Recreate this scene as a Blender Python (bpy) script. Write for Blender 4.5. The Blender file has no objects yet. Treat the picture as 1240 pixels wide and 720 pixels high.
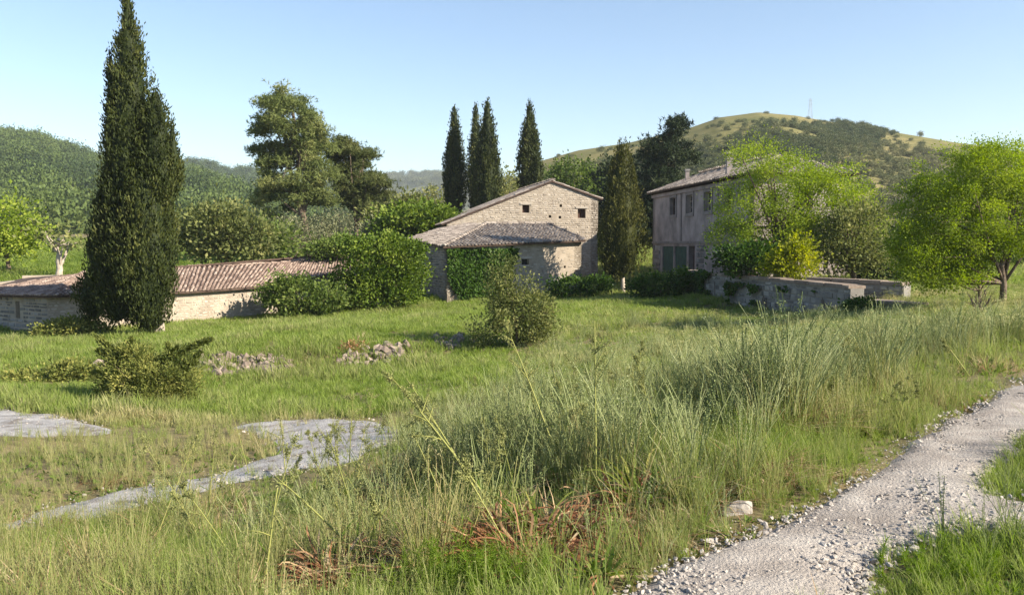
import bpy, math, random
import numpy as np
from mathutils import Vector

random.seed(7)
rng = np.random.default_rng(11)
sc = bpy.context.scene
COL = sc.collection

# ------------------------------------------------------------------ camera
EYE = np.array([0.0, 0.0, 1.6])
FPX = 1000.0                      # focal length in photo pixels (1240 wide)
PITCH = math.radians(3.83)
cam = bpy.data.cameras.new('camera')
cam.sensor_width = 36.0
cam.lens = 36.0 * FPX / 1240.0
cam.clip_start = 0.05
cam.clip_end = 6000.0
cam_o = bpy.data.objects.new('camera', cam)
COL.objects.link(cam_o)
cam_o.location = EYE
cam_o.rotation_euler = (math.pi / 2 - PITCH, 0, 0)
sc.camera = cam_o

# ------------------------------------------------------------------ sky, sun, exposure
SUN_EL = math.radians(31)
SUN_H = np.array([0.91, -0.415]); SUN_H /= np.linalg.norm(SUN_H)
SUN = np.array([SUN_H[0] * math.cos(SUN_EL), SUN_H[1] * math.cos(SUN_EL), math.sin(SUN_EL)])
w = bpy.data.worlds.new('World'); sc.world = w; w.use_nodes = True
nt = w.node_tree; nt.nodes.clear()
sky = nt.nodes.new('ShaderNodeTexSky'); sky.sky_type = 'NISHITA'; sky.sun_disc = False
sky.sun_elevation = SUN_EL; sky.sun_rotation = math.atan2(SUN[0], SUN[1])
sky.air_density = 1.0; sky.dust_density = 0.3; sky.ozone_density = 1.5; sky.altitude = 200
bg = nt.nodes.new('ShaderNodeBackground'); bg.inputs['Strength'].default_value = 0.08
wo = nt.nodes.new('ShaderNodeOutputWorld')
nt.links.new(sky.outputs[0], bg.inputs[0]); nt.links.new(bg.outputs[0], wo.inputs[0])
sl = bpy.data.lights.new('sun', 'SUN'); sl.energy = 5.0; sl.angle = math.radians(0.55); sl.color = (1.0, 0.89, 0.71)
so = bpy.data.objects.new('sun', sl); COL.objects.link(so)
so.rotation_euler = Vector(SUN).to_track_quat('Z', 'Y').to_euler()
so.location = (40, -20, 40)
sc.view_settings.view_transform = 'Standard'
sc.view_settings.look = 'None'
sc.view_settings.exposure = 1.4
sc.view_settings.gamma = 1.0
sc.view_settings.use_curve_mapping = False
sc.render.engine = 'CYCLES'
sc.cycles.max_bounces = 6
sc.cycles.diffuse_bounces = 3
sc.cycles.transmission_bounces = 4
sc.cycles.glossy_bounces = 2
sc.cycles.volume_bounces = 0
sc.cycles.use_denoising = True
sc.cycles.use_adaptive_sampling = True
sc.cycles.adaptive_threshold = 0.015

# ------------------------------------------------------------------ picture <-> place
CP, SP = math.cos(PITCH), math.sin(PITCH)
def ray(px, py):
    u = (px - 620.0) / FPX; v = -(py - 360.0) / FPX
    d = np.array([u, CP + SP * v, -SP + CP * v])
    return d / d[1]
def P(px, py, Y):
    """point at ground distance Y seen at the photo pixel"""
    return EYE + ray(px, py) * Y
def proj(p):
    q = np.asarray(p, float) - EYE
    fwd = q[..., 1] * CP - q[..., 2] * SP
    up = q[..., 1] * SP + q[..., 2] * CP
    fwd = np.maximum(fwd, 1e-3)
    return 620 + FPX * q[..., 0] / fwd, 360 - FPX * up / fwd

# ------------------------------------------------------------------ terrain
def gh(px, py, h):
    d = ray(px, py); Y = -h / d[2]
    return tuple(EYE + d * Y)
CTRL = [gh(*a) for a in [
    (840, 720, 1.6), (1000, 640, 1.6), (1120, 560, 1.6), (1240, 470, 1.55), (1240, 640, 1.6), (1240, 720, 1.6),
    (1240, 400, 1.45), (1240, 382, 1.6), (1100, 391, 2.0), (1000, 405, 2.38), (870, 420, 2.8), (800, 430, 2.9),
    (400, 530, 3.2), (40, 630, 3.2), (60, 510, 3.4), (300, 515, 3.3), (180, 600, 3.2), (150, 560, 3.2), (480, 522, 3.15),
    (200, 722, 2.05), (600, 720, 1.65), (400, 624, 2.75), (400, 720, 1.9), (400, 670, 2.25), (100, 690, 2.65), (100, 720, 2.3),
    (250, 650, 2.8), (0, 690, 2.9),
    (650, 640, 1.9), (650, 560, 2.2), (650, 500, 2.45), (650, 450, 2.75), (550, 520, 2.85), (550, 455, 3.05),
    (900, 560, 1.65), (900, 480, 1.78), (900, 440, 2.15), (1100, 450, 1.6), (1100, 410, 1.72), (750, 440, 2.65),
    (300, 456, 3.75), (300, 428, 3.2), (460, 446, 3.6), (460, 416, 3.0), (560, 410, 2.95), (560, 426, 3.25), (380, 452, 3.68), (380, 424, 3.12),
    (150, 452, 3.75), (150, 430, 3.3), (50, 430, 3.6), (50, 480, 3.5), (400, 490, 3.4), (200, 500, 3.45), (0, 470, 3.55),
    (350, 388, 3.72), (500, 381, 3.5), (250, 398, 3.8), (57, 411, 4.05), (190, 404, 3.65), (650, 400, 2.95), (700, 375, 2.9),
    (755, 358, 2.9), (800, 370, 2.9), (870, 382, 3.25)]]
CTRL += [(0, 0, 0), (3, 0, 0), (-3, 0, -.35), (-6, 0, -.8), (6, 0, .05), (10, 5, .1), (15, 10, .2), (-12, 5, -1.75), (-20, 10, -1.9),
         (-20, 20, -2), (-40, 30, -2), (20, 25, .1), (30, 40, .5), (-45, 50, -1), (-32, 55, -.7), (-16, 56, -1.2), (-10, 60, -.9), (0, 66, -.5),
         (13, 50, -.6), (10, 60, -.6), (20, 50, -.3), (20, 35, -.3), (12.6, 29, -.65), (11.4, 38, -.65), (10.9, 44, -.6), (0, 85, .5),
         (9.6, 44, -1.2), (10.5, 31, -1.2), (2, 50, -1.5), (-8, 46, -1.8), (-40, 95, 1), (40, 95, 2), (-70, 140, 3), (0, 140, 3), (70, 140, 4),
         (0, -8, .05), (10, -8, .1), (-12, -8, -.9), (-25, 0, -1.9), (28, 5, .3)]
CTRL = np.array(CTRL)
_n = len(CTRL)
_D = np.linalg.norm(CTRL[:, None, :2] - CTRL[None, :, :2], axis=2)
_A = np.zeros((_n + 3, _n + 3)); _A[:_n, :_n] = _D - 0.25 * np.eye(_n)
_A[:_n, _n] = 1; _A[:_n, _n + 1:] = CTRL[:, :2]; _A[_n:, :_n] = _A[:_n, _n:].T
_W = np.linalg.solve(_A, np.concatenate([CTRL[:, 2], np.zeros(3)]))
def wnoise(x, y, f, seed, octs=3):
    r = np.random.default_rng(seed); out = 0; amp = 1; tot = 0
    for o in range(octs):
        for k in range(4):
            a = r.uniform(0, 2 * math.pi); ph = r.uniform(0, 6.28); ff = f * (2 ** o) * r.uniform(.7, 1.4)
            out = out + amp * np.sin(ff * (x * math.cos(a) + y * math.sin(a)) + ph) / 2.0
        tot += amp; amp *= .5
    return out / tot
def H(x, y):
    x = np.asarray(x, float); y = np.asarray(y, float); shp = np.broadcast(x, y).shape
    x = np.broadcast_to(x, shp).ravel(); y = np.broadcast_to(y, shp).ravel()
    z = np.empty(len(x))
    for i in range(0, len(x), 40000):
        xx = x[i:i + 40000]; yy = y[i:i + 40000]
        d = np.sqrt((xx[:, None] - CTRL[None, :, 0]) ** 2 + (yy[:, None] - CTRL[None, :, 1]) ** 2)
        z[i:i + 40000] = d @ _W[:_n] + _W[_n] + xx * _W[_n + 1] + yy * _W[_n + 2]
    r = np.maximum(np.abs(x) / 75.0, np.where(y > 0, y / 145.0, -y / 20.0))
    k = np.clip((r - 1) / .35, 0, 1); k = k * k * (3 - 2 * k)
    z = z * (1 - k) + 2.0 * k
    near = np.clip(1 - np.hypot(x, y) / 80, 0, 1)
    z = z + near * (0.05 * wnoise(x, y, .9, 3, 2) + 0.02 * wnoise(x, y, 4.0, 4, 2))
    return z.reshape(shp)
def G(px, py, ymax=140):
    """ground point under a photo pixel"""
    d = ray(px, py); ys = np.linspace(1.5, ymax, 2800)
    zz = EYE[2] + d[2] * ys; hh = H(d[0] * ys, ys)
    i = np.argmax(zz <= hh)
    if zz[i] > hh[i]: i = len(ys) - 1
    Y = ys[i]; return np.array([d[0] * Y, Y, hh[i]])
def ground(x, y): return float(H(np.array([x]), np.array([y]))[0])
def at(px, Y):
    """ground point at distance Y in the direction of a photo column"""
    x = (px - 620) / FPX * Y * (CP + .0)
    return np.array([x, Y, ground(x, Y)])
def inpoly(px, py, poly):
    inside = np.zeros(px.shape, bool); n = len(poly)
    for i in range(n):
        x0, y0 = poly[i]; x1, y1 = poly[(i + 1) % n]
        if y0 == y1: continue
        c = ((y0 > py) != (y1 > py)) & (px < (x1 - x0) * (py - y0) / (y1 - y0) + x0)
        inside ^= c
    return inside

# ------------------------------------------------------------------ mesh helpers
def mesh_np(name, V, faces, tint=None, smooth=False, uv=None):
    """faces: list of int arrays (k,3) or (k,4)"""
    V = np.asarray(V, np.float32)
    me = bpy.data.meshes.new(name)
    faces = [np.asarray(f, np.int32) for f in faces if len(f)]
    nl = sum(f.size for f in faces); npoly = sum(len(f) for f in faces)
    me.vertices.add(len(V)); me.vertices.foreach_set('co', V.ravel())
    me.loops.add(nl); me.polygons.add(npoly)
    me.loops.foreach_set('vertex_index', np.concatenate([f.ravel() for f in faces]))
    starts = []; s = 0
    for f in faces:
        k = f.shape[1]; starts.append(s + np.arange(len(f)) * k); s += f.size
    me.polygons.foreach_set('loop_start', np.concatenate(starts).astype(np.int32))
    me.polygons.foreach_set('use_smooth', np.full(npoly, bool(smooth)))
    me.update(calc_edges=True)
    if tint is not None:
        a = me.attributes.new('tint', 'FLOAT', 'POINT'); a.data.foreach_set('value', np.asarray(tint, np.float32))
    me.validate()
    return me
class MB:
    def __init__(s): s.V = []; s.F3 = []; s.F4 = []; s.T = []; s.n = 0
    def add(s, V, f3=None, f4=None, t=0.5):
        V = np.asarray(V, float)
        if f3 is not None and len(f3): s.F3.append(np.asarray(f3) + s.n)
        if f4 is not None and len(f4): s.F4.append(np.asarray(f4) + s.n)
        s.V.append(V); s.T.append(np.broadcast_to(np.asarray(t, float), (len(V),)).copy()); s.n += len(V)
    def box8(s, c8, t=.5):
        s.add(c8, f4=[(0, 3, 2, 1), (4, 5, 6, 7), (0, 1, 5, 4), (1, 2, 6, 5), (2, 3, 7, 6), (3, 0, 4, 7)], t=t)
    def box(s, lo, hi, t=.5):
        x0, y0, z0 = lo; x1, y1, z1 = hi
        s.box8([(x0, y0, z0), (x1, y0, z0), (x1, y1, z0), (x0, y1, z0), (x0, y0, z1), (x1, y0, z1), (x1, y1, z1), (x0, y1, z1)], t)
    def tube(s, pts, rad, sides=6, t=.5):
        pts = np.asarray(pts, float); n = len(pts); rad = np.broadcast_to(np.asarray(rad, float), (n,))
        tan = np.gradient(pts, axis=0); tan /= np.linalg.norm(tan, axis=1)[:, None] + 1e-9
        ref = np.array([.31, .17, .1]) if abs(tan[0][2]) > .7 else np.array([0, 0, 1.])
        a = np.cross(tan, ref); a /= np.linalg.norm(a, axis=1)[:, None] + 1e-9
        b = np.cross(tan, a)
        th = np.arange(sides) * 2 * math.pi / sides
        V = pts[:, None, :] + rad[:, None, None] * (np.cos(th)[None, :, None] * a[:, None, :] + np.sin(th)[None, :, None] * b[:, None, :])
        f = []
        for i in range(n - 1):
            for k in range(sides):
                k2 = (k + 1) % sides
                f.append((i * sides + k, i * sides + k2, (i + 1) * sides + k2, (i + 1) * sides + k))
        V = V.reshape(-1, 3)
        V = np.concatenate([V, pts[:1], pts[-1:]]); c0 = n * sides; c1 = c0 + 1
        f3 = [(c0, (k + 1) % sides, k) for k in range(sides)] + [(c1, (n - 1) * sides + k, (n - 1) * sides + (k + 1) % sides) for k in range(sides)]
        s.add(V, f3=f3, f4=f, t=t)
    def cards(s, B, D, U, L, Wd, t, fold=0.0):
        """diamond leaves: base B, direction D, side U, length L, half width Wd"""
        n = len(B); L = np.broadcast_to(L, (n,))[:, None]; Wd = np.broadcast_to(Wd, (n,))[:, None]
        N = np.cross(D, U)
        mid = B + D * L * .5
        V = np.stack([B, mid + U * Wd + N * Wd * fold, B + D * L, mid - U * Wd + N * Wd * fold], axis=1).reshape(-1, 3)
        i = np.arange(n)[:, None] * 4
        s.add(V, f4=i + np.array([[0, 1, 2, 3]]), t=np.repeat(np.broadcast_to(t, (n,)), 4))
    def tris(s, B, D, U, L, Wd, t):
        n = len(B); L = np.broadcast_to(L, (n,))[:, None]; Wd = np.broadcast_to(Wd, (n,))[:, None]
        V = np.stack([B + U * Wd, B + D * L, B - U * Wd], axis=1).reshape(-1, 3)
        i = np.arange(n)[:, None] * 3
        s.add(V, f3=i + np.array([[0, 1, 2]]), t=np.repeat(np.broadcast_to(t, (n,)), 3))
    def mesh(s, name, base=None, smooth=False):
        V = np.concatenate(s.V)
        if base is not None: V = V - np.asarray(base)
        F = []
        if s.F3: F.append(np.concatenate(s.F3))
        if s.F4: F.append(np.concatenate(s.F4))
        return mesh_np(name, V, F, np.concatenate(s.T), smooth)
def unit(v): return v / (np.linalg.norm(v, axis=-1, keepdims=True) + 1e-9)
def runit(n): return unit(rng.normal(size=(n, 3)))
def perp(D):
    return unit(np.cross(D, runit(len(D))))

def link(name, data, mat=None, parent=None):
    o = bpy.data.objects.new(name, data); COL.objects.link(o)
    if mat is not None: data.materials.clear(); data.materials.append(mat)
    if parent is not None: o.parent = parent
    return o
def tag(o, label=None, cat=None, group=None, kind=None):
    if label: o['label'] = label
    if cat: o['category'] = cat
    if group: o['group'] = group
    if kind: o['kind'] = kind
    return o
BASE = {}
def thing(name, loc, label, cat, group=None):
    o = bpy.data.objects.new(name, None); COL.objects.link(o); o.location = Vector([float(v) for v in loc])
    o.empty_display_size = .3; BASE[o.name] = np.array(loc, float)
    return tag(o, label, cat, group)
def part(name, mb, mat, parent, smooth=False, kind=None):
    b = BASE[parent.name]
    o = link(name, mb.mesh(name, b, smooth), mat, parent); BASE[o.name] = b
    if kind: o['kind'] = kind
    return o

# ------------------------------------------------------------------ materials
def nodes(name):
    m = bpy.data.materials.new(name); m.use_nodes = True; t = m.node_tree; t.nodes.clear()
    out = t.nodes.new('ShaderNodeOutputMaterial'); return m, t, out
def N(t, k, **kw):
    n = t.nodes.new('ShaderNode' + k)
    for a, v in kw.items(): setattr(n, a, v)
    return n
def ramp(t, stops, fac):
    r = N(t, 'ValToRGB'); e = r.color_ramp.elements
    e[0].position, e[0].color = stops[0][0], (*stops[0][1], 1)
    e[1].position, e[1].color = stops[-1][0], (*stops[-1][1], 1)
    for p, c in stops[1:-1]:
        x = e.new(p); x.color = (*c, 1)
    t.links.new(fac, r.inputs[0]); return r.outputs[0]
def noise(t, scale, detail=4, coord=None, rough=.6):
    n = N(t, 'TexNoise'); n.inputs['Scale'].default_value = scale; n.inputs['Detail'].default_value = detail; n.inputs['Roughness'].default_value = rough
    if coord is None:
        g = N(t, 'NewGeometry'); coord = g.outputs['Position']
    t.links.new(coord, n.inputs['Vector']); return n.outputs[0]
def mathn(t, op, a, b):
    m = N(t, 'Math', operation=op)
    for i, v in enumerate((a, b)):
        if isinstance(v, (int, float)): m.inputs[i].default_value = v
        else: t.links.new(v, m.inputs[i])
    return m.outputs[0]
def surf(name, stops, scale=3.0, rough=.85, bump=.3, bscale=20.0, tintw=0.0, bdist=.02, spec=.25, nw=1.0):
    """noise-coloured solid surface; tintw mixes in the per-piece tint"""
    m, t, out = nodes(name)
    f = noise(t, scale, 6)
    if tintw:
        a = N(t, 'Attribute', attribute_name='tint')
        f = mathn(t, 'ADD', mathn(t, 'MULTIPLY', f, 1 - tintw), mathn(t, 'MULTIPLY', a.outputs['Fac'], tintw))
    c = ramp(t, stops, f)
    b = N(t, 'BsdfPrincipled'); b.inputs['Roughness'].default_value = rough; b.inputs['Specular IOR Level'].default_value = spec
    t.links.new(c, b.inputs['Base Color'])
    if bump:
        bp = N(t, 'Bump'); bp.inputs['Strength'].default_value = bump; bp.inputs['Distance'].default_value = bdist
        t.links.new(noise(t, bscale, 5), bp.inputs['Height']); t.links.new(bp.outputs[0], b.inputs['Normal'])
    t.links.new(b.outputs[0], out.inputs[0]); return m
def leafmat(name, stops, trans=.35, inst=False, scale=.6, tw=.75, rough=.55):
    m, t, out = nodes(name)
    a = N(t, 'Attribute', attribute_name='tint')
    f = a.outputs['Fac']
    if inst:
        a2 = N(t, 'Attribute', attribute_name='itint'); a2.attribute_type = 'INSTANCER'
        f = mathn(t, 'ADD', mathn(t, 'MULTIPLY', f, .3), mathn(t, 'MULTIPLY', a2.outputs['Fac'], .85))
        f = mathn(t, 'SUBTRACT', f, .08)
    else:
        f = mathn(t, 'ADD', mathn(t, 'MULTIPLY', f, tw), mathn(t, 'MULTIPLY', noise(t, scale, 3), 1 - tw))
    c = ramp(t, stops, f)
    b = N(t, 'BsdfPrincipled'); b.inputs['Roughness'].default_value = rough; b.inputs['Specular IOR Level'].default_value = .1
    t.links.new(c, b.inputs['Base Color'])
    tr = N(t, 'BsdfTranslucent')
    hs = N(t, 'HueSaturation'); hs.inputs['Saturation'].default_value = 1.15; hs.inputs['Value'].default_value = 1.5
    t.links.new(c, hs.inputs['Color']); t.links.new(hs.outputs[0], tr.inputs['Color'])
    mx = N(t, 'MixShader'); mx.inputs[0].default_value = trans
    t.links.new(b.outputs[0], mx.inputs[1]); t.links.new(tr.outputs[0], mx.inputs[2]); t.links.new(mx.outputs[0], out.inputs[0])
    return m
M = {}
M['ground'] = surf('soil_and_thatch', [(.3, (.08, .075, .03)), (.5, (.15, .125, .06)), (.7, (.24, .19, .10))], 1.3, .95, .6, 30, bdist=.03)
M['gravel'] = surf('pale_gravel', [(.3, (.22, .19, .168)), (.5, (.335, .30, .272)), (.68, (.44, .405, .37))], 2.5, .95, .9, 55, bdist=.03)
M['track'] = surf('white_track', [(.36, (.16, .14, .125)), (.46, (.27, .262, .262)), (.64, (.36, .355, .36))], 3.2, .95, .9, 30, bdist=.05)
M['pebble'] = surf('limestone_pebble', [(.15, (.20, .178, .16)), (.5, (.33, .30, .275)), (.85, (.47, .435, .40))], 6, .9, .3, 60, tintw=.5)
M['rock'] = surf('limestone_rock', [(.2, (.17, .15, .135)), (.5, (.34, .31, .28)), (.8, (.52, .48, .44))], 7, .92, .5, 30, tintw=.3)
M['rubble'] = surf('bank_stone', [(.2, (.09, .07, .058)), (.5, (.19, .15, .125)), (.8, (.33, .275, .235))], 7, .92, .5, 30, tintw=.4)
M['stone'] = surf('rubble_stone', [(.15, (.21, .18, .15)), (.5, (.345, .305, .26)), (.85, (.46, .41, .355))], 3, .95, .5, 30, tintw=.55)
M['stone_shade_grey'] = surf('shade_grey_stone', [(.15, (.10, .093, .088)), (.5, (.21, .198, .185)), (.85, (.33, .31, .29))], 3, .95, .5, 30, tintw=.55)  # greyer copy of the rubble stone, darkened to paint in the walls' shade
M['mortar'] = surf('lime_mortar', [(.3, (.25, .21, .168)), (.7, (.385, .33, .268))], 2, .95, .5, 25)
M['tile'] = surf('clay_tile', [(.1, (.09, .075, .066)), (.45, (.20, .168, .148)), (.75, (.32, .28, .25)), (.95, (.45, .41, .37))], 2.2, .9, .3, 25, tintw=.6)
M['tile_red'] = surf('red_clay_tile', [(.1, (.085, .055, .045)), (.45, (.20, .145, .12)), (.75, (.32, .25, .21)), (.95, (.43, .37, .325))], 2.2, .9, .3, 25, tintw=.6)
M['tile_base'] = surf('tile_channel', [(.3, (.045, .03, .026)), (.7, (.11, .075, .06))], 3, .95, .3, 20)
M['plaster'] = surf('weathered_plaster', [(.25, (.125, .108, .105)), (.45, (.25, .215, .205)), (.6, (.34, .29, .275)), (.8, (.43, .375, .35))], .8, .95, .3, 12)
M['plaster_dark'] = surf('window_surround', [(.3, (.16, .14, .135)), (.7, (.25, .22, .21))], 2, .9, .3, 15)
M['green_door'] = surf('green_door_paint', [(.3, (.018, .05, .042)), (.7, (.04, .095, .078))], 3, .7, .2, 15)
M['dark_wood'] = surf('dark_wood', [(.3, (.04, .022, .016)), (.7, (.10, .055, .04))], 5, .8, .3, 25)
M['iron'] = surf('iron', [(.3, (.05, .05, .05)), (.7, (.1, .09, .085))], 5, .6, .1, 25)
M['glass'] = surf('old_glass', [(.3, (.015, .017, .02)), (.7, (.04, .042, .045))], 2, .15, 0, 5, spec=.6)
M['steel'] = surf('galvanised_steel', [(.3, (.30, .32, .34)), (.7, (.42, .44, .46))], 5, .6, .1, 25)
M['bark'] = surf('bark', [(.3, (.07, .05, .035)), (.7, (.18, .14, .105))], 6, .95, .8, 18, bdist=.04)
M['bark_pale'] = surf('pale_bark', [(.3, (.24, .20, .165)), (.7, (.46, .40, .34))], 6, .95, .6, 18, bdist=.03)
M['cypress'] = leafmat('cypress_foliage', [(.1, (0.0162, 0.0236, 0.0078)), (.5, (0.0370, 0.0492, 0.0136)), (.9, (0.0869, 0.0934, 0.0272))], .1)
M['cypress_olive'] = leafmat('olive_cypress_foliage', [(.1, (0.0265, 0.0323, 0.0087)), (.5, (0.0603, 0.0646, 0.0164)), (.9, (0.1325, 0.1238, 0.0339))], .12)
M['pine'] = leafmat('pine_needles', [(.1, (0.0510, 0.0738, 0.0237)), (.5, (0.1366, 0.1668, 0.0537)), (.9, (0.2641, 0.2721, 0.1030))], .22)
M['pine_dark'] = leafmat('dark_pine_needles', [(.1, (0.0316, 0.0458, 0.0147)), (.5, (0.0847, 0.1034, 0.0333)), (.9, (0.1637, 0.1687, 0.0639))], .22)
M['conifer'] = leafmat('dark_conifer', [(.1, (0.0108, 0.0192, 0.0096)), (.5, (0.0264, 0.0420, 0.0192)), (.9, (0.0540, 0.0720, 0.0312))], .1)
M['broad'] = leafmat('broad_leaf', [(.1, (0.0483, 0.0750, 0.0187)), (.5, (0.1035, 0.1513, 0.0343)), (.9, (0.2070, 0.2420, 0.0702))], .35)
M['lime'] = leafmat('lime_leaf', [(.1, (0.1073, 0.1594, 0.0220)), (.5, (0.2143, 0.2811, 0.0382)), (.9, (0.3521, 0.3950, 0.0733))], .42)
M['yellow'] = leafmat('yellow_green_leaf', [(.1, (.12, .15, .014)), (.5, (.21, .235, .02)), (.9, (.31, .31, .045))], .45)
M['olive'] = leafmat('olive_leaf', [(.1, (0.0780, 0.0910, 0.0475)), (.5, (0.1495, 0.1625, 0.0875)), (.9, (0.2600, 0.2600, 0.1562))], .2)
M['dull'] = leafmat('dull_leaf', [(.1, (0.0648, 0.0826, 0.0277)), (.5, (0.1378, 0.1576, 0.0524)), (.9, (0.2430, 0.2400, 0.0924))], .3)
M['ivy'] = leafmat('ivy_leaf', [(.1, (.018, .042, .008)), (.5, (.042, .085, .014)), (.9, (.085, .135, .026))], .22, rough=.4)
M['ivy_bright'] = leafmat('bright_ivy_leaf', [(.1, (0.0500, 0.0880, 0.0144)), (.5, (0.1063, 0.1595, 0.0240)), (.9, (0.1875, 0.2310, 0.0420))], .28, rough=.45)
M['juniper'] = leafmat('juniper_leaf', [(.1, (0.0569, 0.0780, 0.0187)), (.5, (0.1381, 0.1560, 0.0406)), (.9, (0.2762, 0.2652, 0.0780))], .2)
GR = [(.0, (.115, .175, .032)), (.22, (.20, .265, .058)), (.5, (.25, .275, .105)), (.75, (.35, .325, .165)), (1., (.46, .39, .225))]
M['grass'] = leafmat('grass_blade', GR, .45, inst=True)
M['weed'] = leafmat('weed_leaf', [(.0, (0.0520, 0.1020, 0.0182)), (.5, (0.1170, 0.1740, 0.0338)), (1., (.17, .20, .05))], .35, inst=True)
M['seed'] = leafmat('seed_stalk', [(.0, (0.0962, 0.1290, 0.0540)), (.5, (0.2201, 0.2580, 0.1080)), (1., (0.3597, 0.3822, 0.2100))], .25, inst=True)
M['umbel'] = leafmat('umbel_flower', [(.0, (0.0960, 0.1440, 0.0330)), (.45, (0.1760, 0.2080, 0.0660)), (.6, (0.4000, 0.3840, 0.1760)), (1., (.7, .66, .36))], .3, inst=True)
M['dry'] = leafmat('dead_leaf', [(.0, (0.0765, 0.0333, 0.0190)), (.4, (0.2040, 0.0902, 0.0475)), (.65, (0.3230, 0.1900, 0.1045)), (1., (0.4675, 0.3990, 0.2565))], .25)
M['dry_inst'] = leafmat('dry_tuft', [(.0, (.10, .05, .028)), (.4, (.24, .13, .07)), (.7, (.40, .29, .16)), (1., (.52, .43, .28))], .25, inst=True)
M['strap'] = leafmat('strap_leaf', [(.0, (.05, .09, .016)), (.5, (.12, .17, .03)), (1., (.32, .28, .09))], .35)
M['stalk'] = leafmat('tall_stalk', [(.0, (.14, .16, .04)), (.5, (.26, .27, .085)), (1., (.40, .37, .15))], .15)
M['seedhead'] = leafmat('seed_head', [(.0, (0.0840, 0.0975, 0.0350)), (.5, (0.1920, 0.2080, 0.0770)), (1., (0.3600, 0.3510, 0.1540))], .25)
M['feather'] = leafmat('feathery_leaf', [(.0, (.07, .13, .016)), (.5, (.13, .20, .024)), (1., (.21, .28, .05))], .4)
M['flower'] = leafmat('yellow_flower', [(.0, (.55, .36, .01)), (1., (.75, .58, .03))], .3)
M['forest'] = leafmat('forest_leaf', [(.0, (0.0341, 0.0551, 0.0195)), (.5, (0.0852, 0.1214, 0.0359)), (1., (0.0871, 0.1144, 0.0340))], .15, inst=True)
M['scrub'] = leafmat('scrub_leaf', [(.0, (0.0429, 0.0655, 0.0260)), (.5, (0.1170, 0.1310, 0.0585)), (1., (0.1820, 0.1755, 0.0875))], .15, inst=True)

# ------------------------------------------------------------------ scatter (one object per uncountable stuff)
LIB = {}
def library(key, meshes, mat):
    c = bpy.data.collections.new(key)
    for i, me in enumerate(meshes):
        me.materials.append(mat)
        c.objects.link(bpy.data.objects.new('%s_%02d' % (key, i), me))
    LIB[key] = (c, len(meshes)); return c
def scatter(name, key, pts, rot, scl, tint, idx, parent=None):
    c, n = LIB[key]; pts = np.asarray(pts, np.float32)
    me = bpy.data.meshes.new(name); me.vertices.add(len(pts)); me.vertices.foreach_set('co', pts.ravel())
    for an, ty, v, f in (('rot', 'FLOAT_VECTOR', rot, 'vector'), ('scl', 'FLOAT_VECTOR', scl, 'vector'), ('itint', 'FLOAT', tint, 'value'), ('idx', 'INT', idx, 'value')):
        a = me.attributes.new(an, ty, 'POINT')
        a.data.foreach_set(f, np.asarray(v, np.int32 if ty == 'INT' else np.float32).ravel())
    o = link(name, me, None, parent)
    g = bpy.data.node_groups.new(name + '_scatter', 'GeometryNodeTree')
    g.interface.new_socket('Geometry', in_out='INPUT', socket_type='NodeSocketGeometry')
    g.interface.new_socket('Geometry', in_out='OUTPUT', socket_type='NodeSocketGeometry')
    gi = g.nodes.new('NodeGroupInput'); go = g.nodes.new('NodeGroupOutput')
    ci = g.nodes.new('GeometryNodeCollectionInfo'); ci.inputs[0].default_value = c
    ci.inputs['Separate Children'].default_value = True; ci.inputs['Reset Children'].default_value = True
    ip = g.nodes.new('GeometryNodeInstanceOnPoints'); ip.inputs['Pick Instance'].default_value = True
    def na(n_, ty):
        a = g.nodes.new('GeometryNodeInputNamedAttribute'); a.data_type = ty; a.inputs[0].default_value = n_; return a.outputs[0]
    er = g.nodes.new('FunctionNodeEulerToRotation')
    L = g.links.new
    L(gi.outputs[0], ip.inputs['Points']); L(ci.outputs[0], ip.inputs['Instance'])
    L(na('idx', 'INT'), ip.inputs['Instance Index'])
    L(na('rot', 'FLOAT_VECTOR'), er.inputs[0]); L(er.outputs[0], ip.inputs['Rotation'])
    L(na('scl', 'FLOAT_VECTOR'), ip.inputs['Scale'])
    L(ip.outputs[0], go.inputs[0])
    md = o.modifiers.new('scatter', 'NODES'); md.node_group = g
    return tag(o, kind='stuff')

# ------------------------------------------------------------------ ground sheet
def axis(fine0, fine1, step, far0, far1, grow=1.16):
    a = list(np.arange(fine0, fine1 + 1e-6, step)); s = step; x = a[-1]
    while x < far1: s *= grow; x += s; a.append(x)
    s = step; x = a[0]; lo = []
    while x > far0: s *= grow; x -= s; lo.append(x)
    return np.array(lo[::-1] + a)
ax = axis(-14, 14, .28, -2600, 2600); ay = axis(1, 34, .28, -300, 3200)
gx, gy = np.meshgrid(ax, ay); gz = H(gx, gy)
# the path and track beds sink a little under their own sheets
PATH = [(740, 740), (790, 700), (880, 660), (960, 628), (1010, 600), (1060, 570), (1130, 520), (1180, 492), (1240, 463), (1300, 438), (1400, 402), (1600, 372),
        (1640, 400), (1420, 450), (1300, 502), (1240, 535), (1195, 575), (1185, 605), (1240, 612), (1350, 625), (1500, 630), (1500, 690), (1350, 665), (1240, 642), (1160, 645), (1110, 668), (1070, 690),
        (1055, 740), (1040, 840), (1000, 1000), (500, 1000), (660, 820)]
TRACK_A = [(-300, 470), (-100, 485), (0, 494), (60, 503), (118, 514), (138, 521), (100, 527), (0, 529), (-100, 526), (-300, 515)]
TRACK_B = [(285, 517), (330, 511), (400, 508), (450, 511), (475, 518), (488, 530), (465, 541), (430, 554), (380, 568), (300, 580), (230, 597), (160, 616), (60, 641), (0, 656), (-150, 688), (-300, 705),
           (-300, 690), (-150, 662), (0, 633), (60, 617), (140, 600), (240, 580), (310, 562), (340, 549), (335, 537), (310, 526)]
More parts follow.
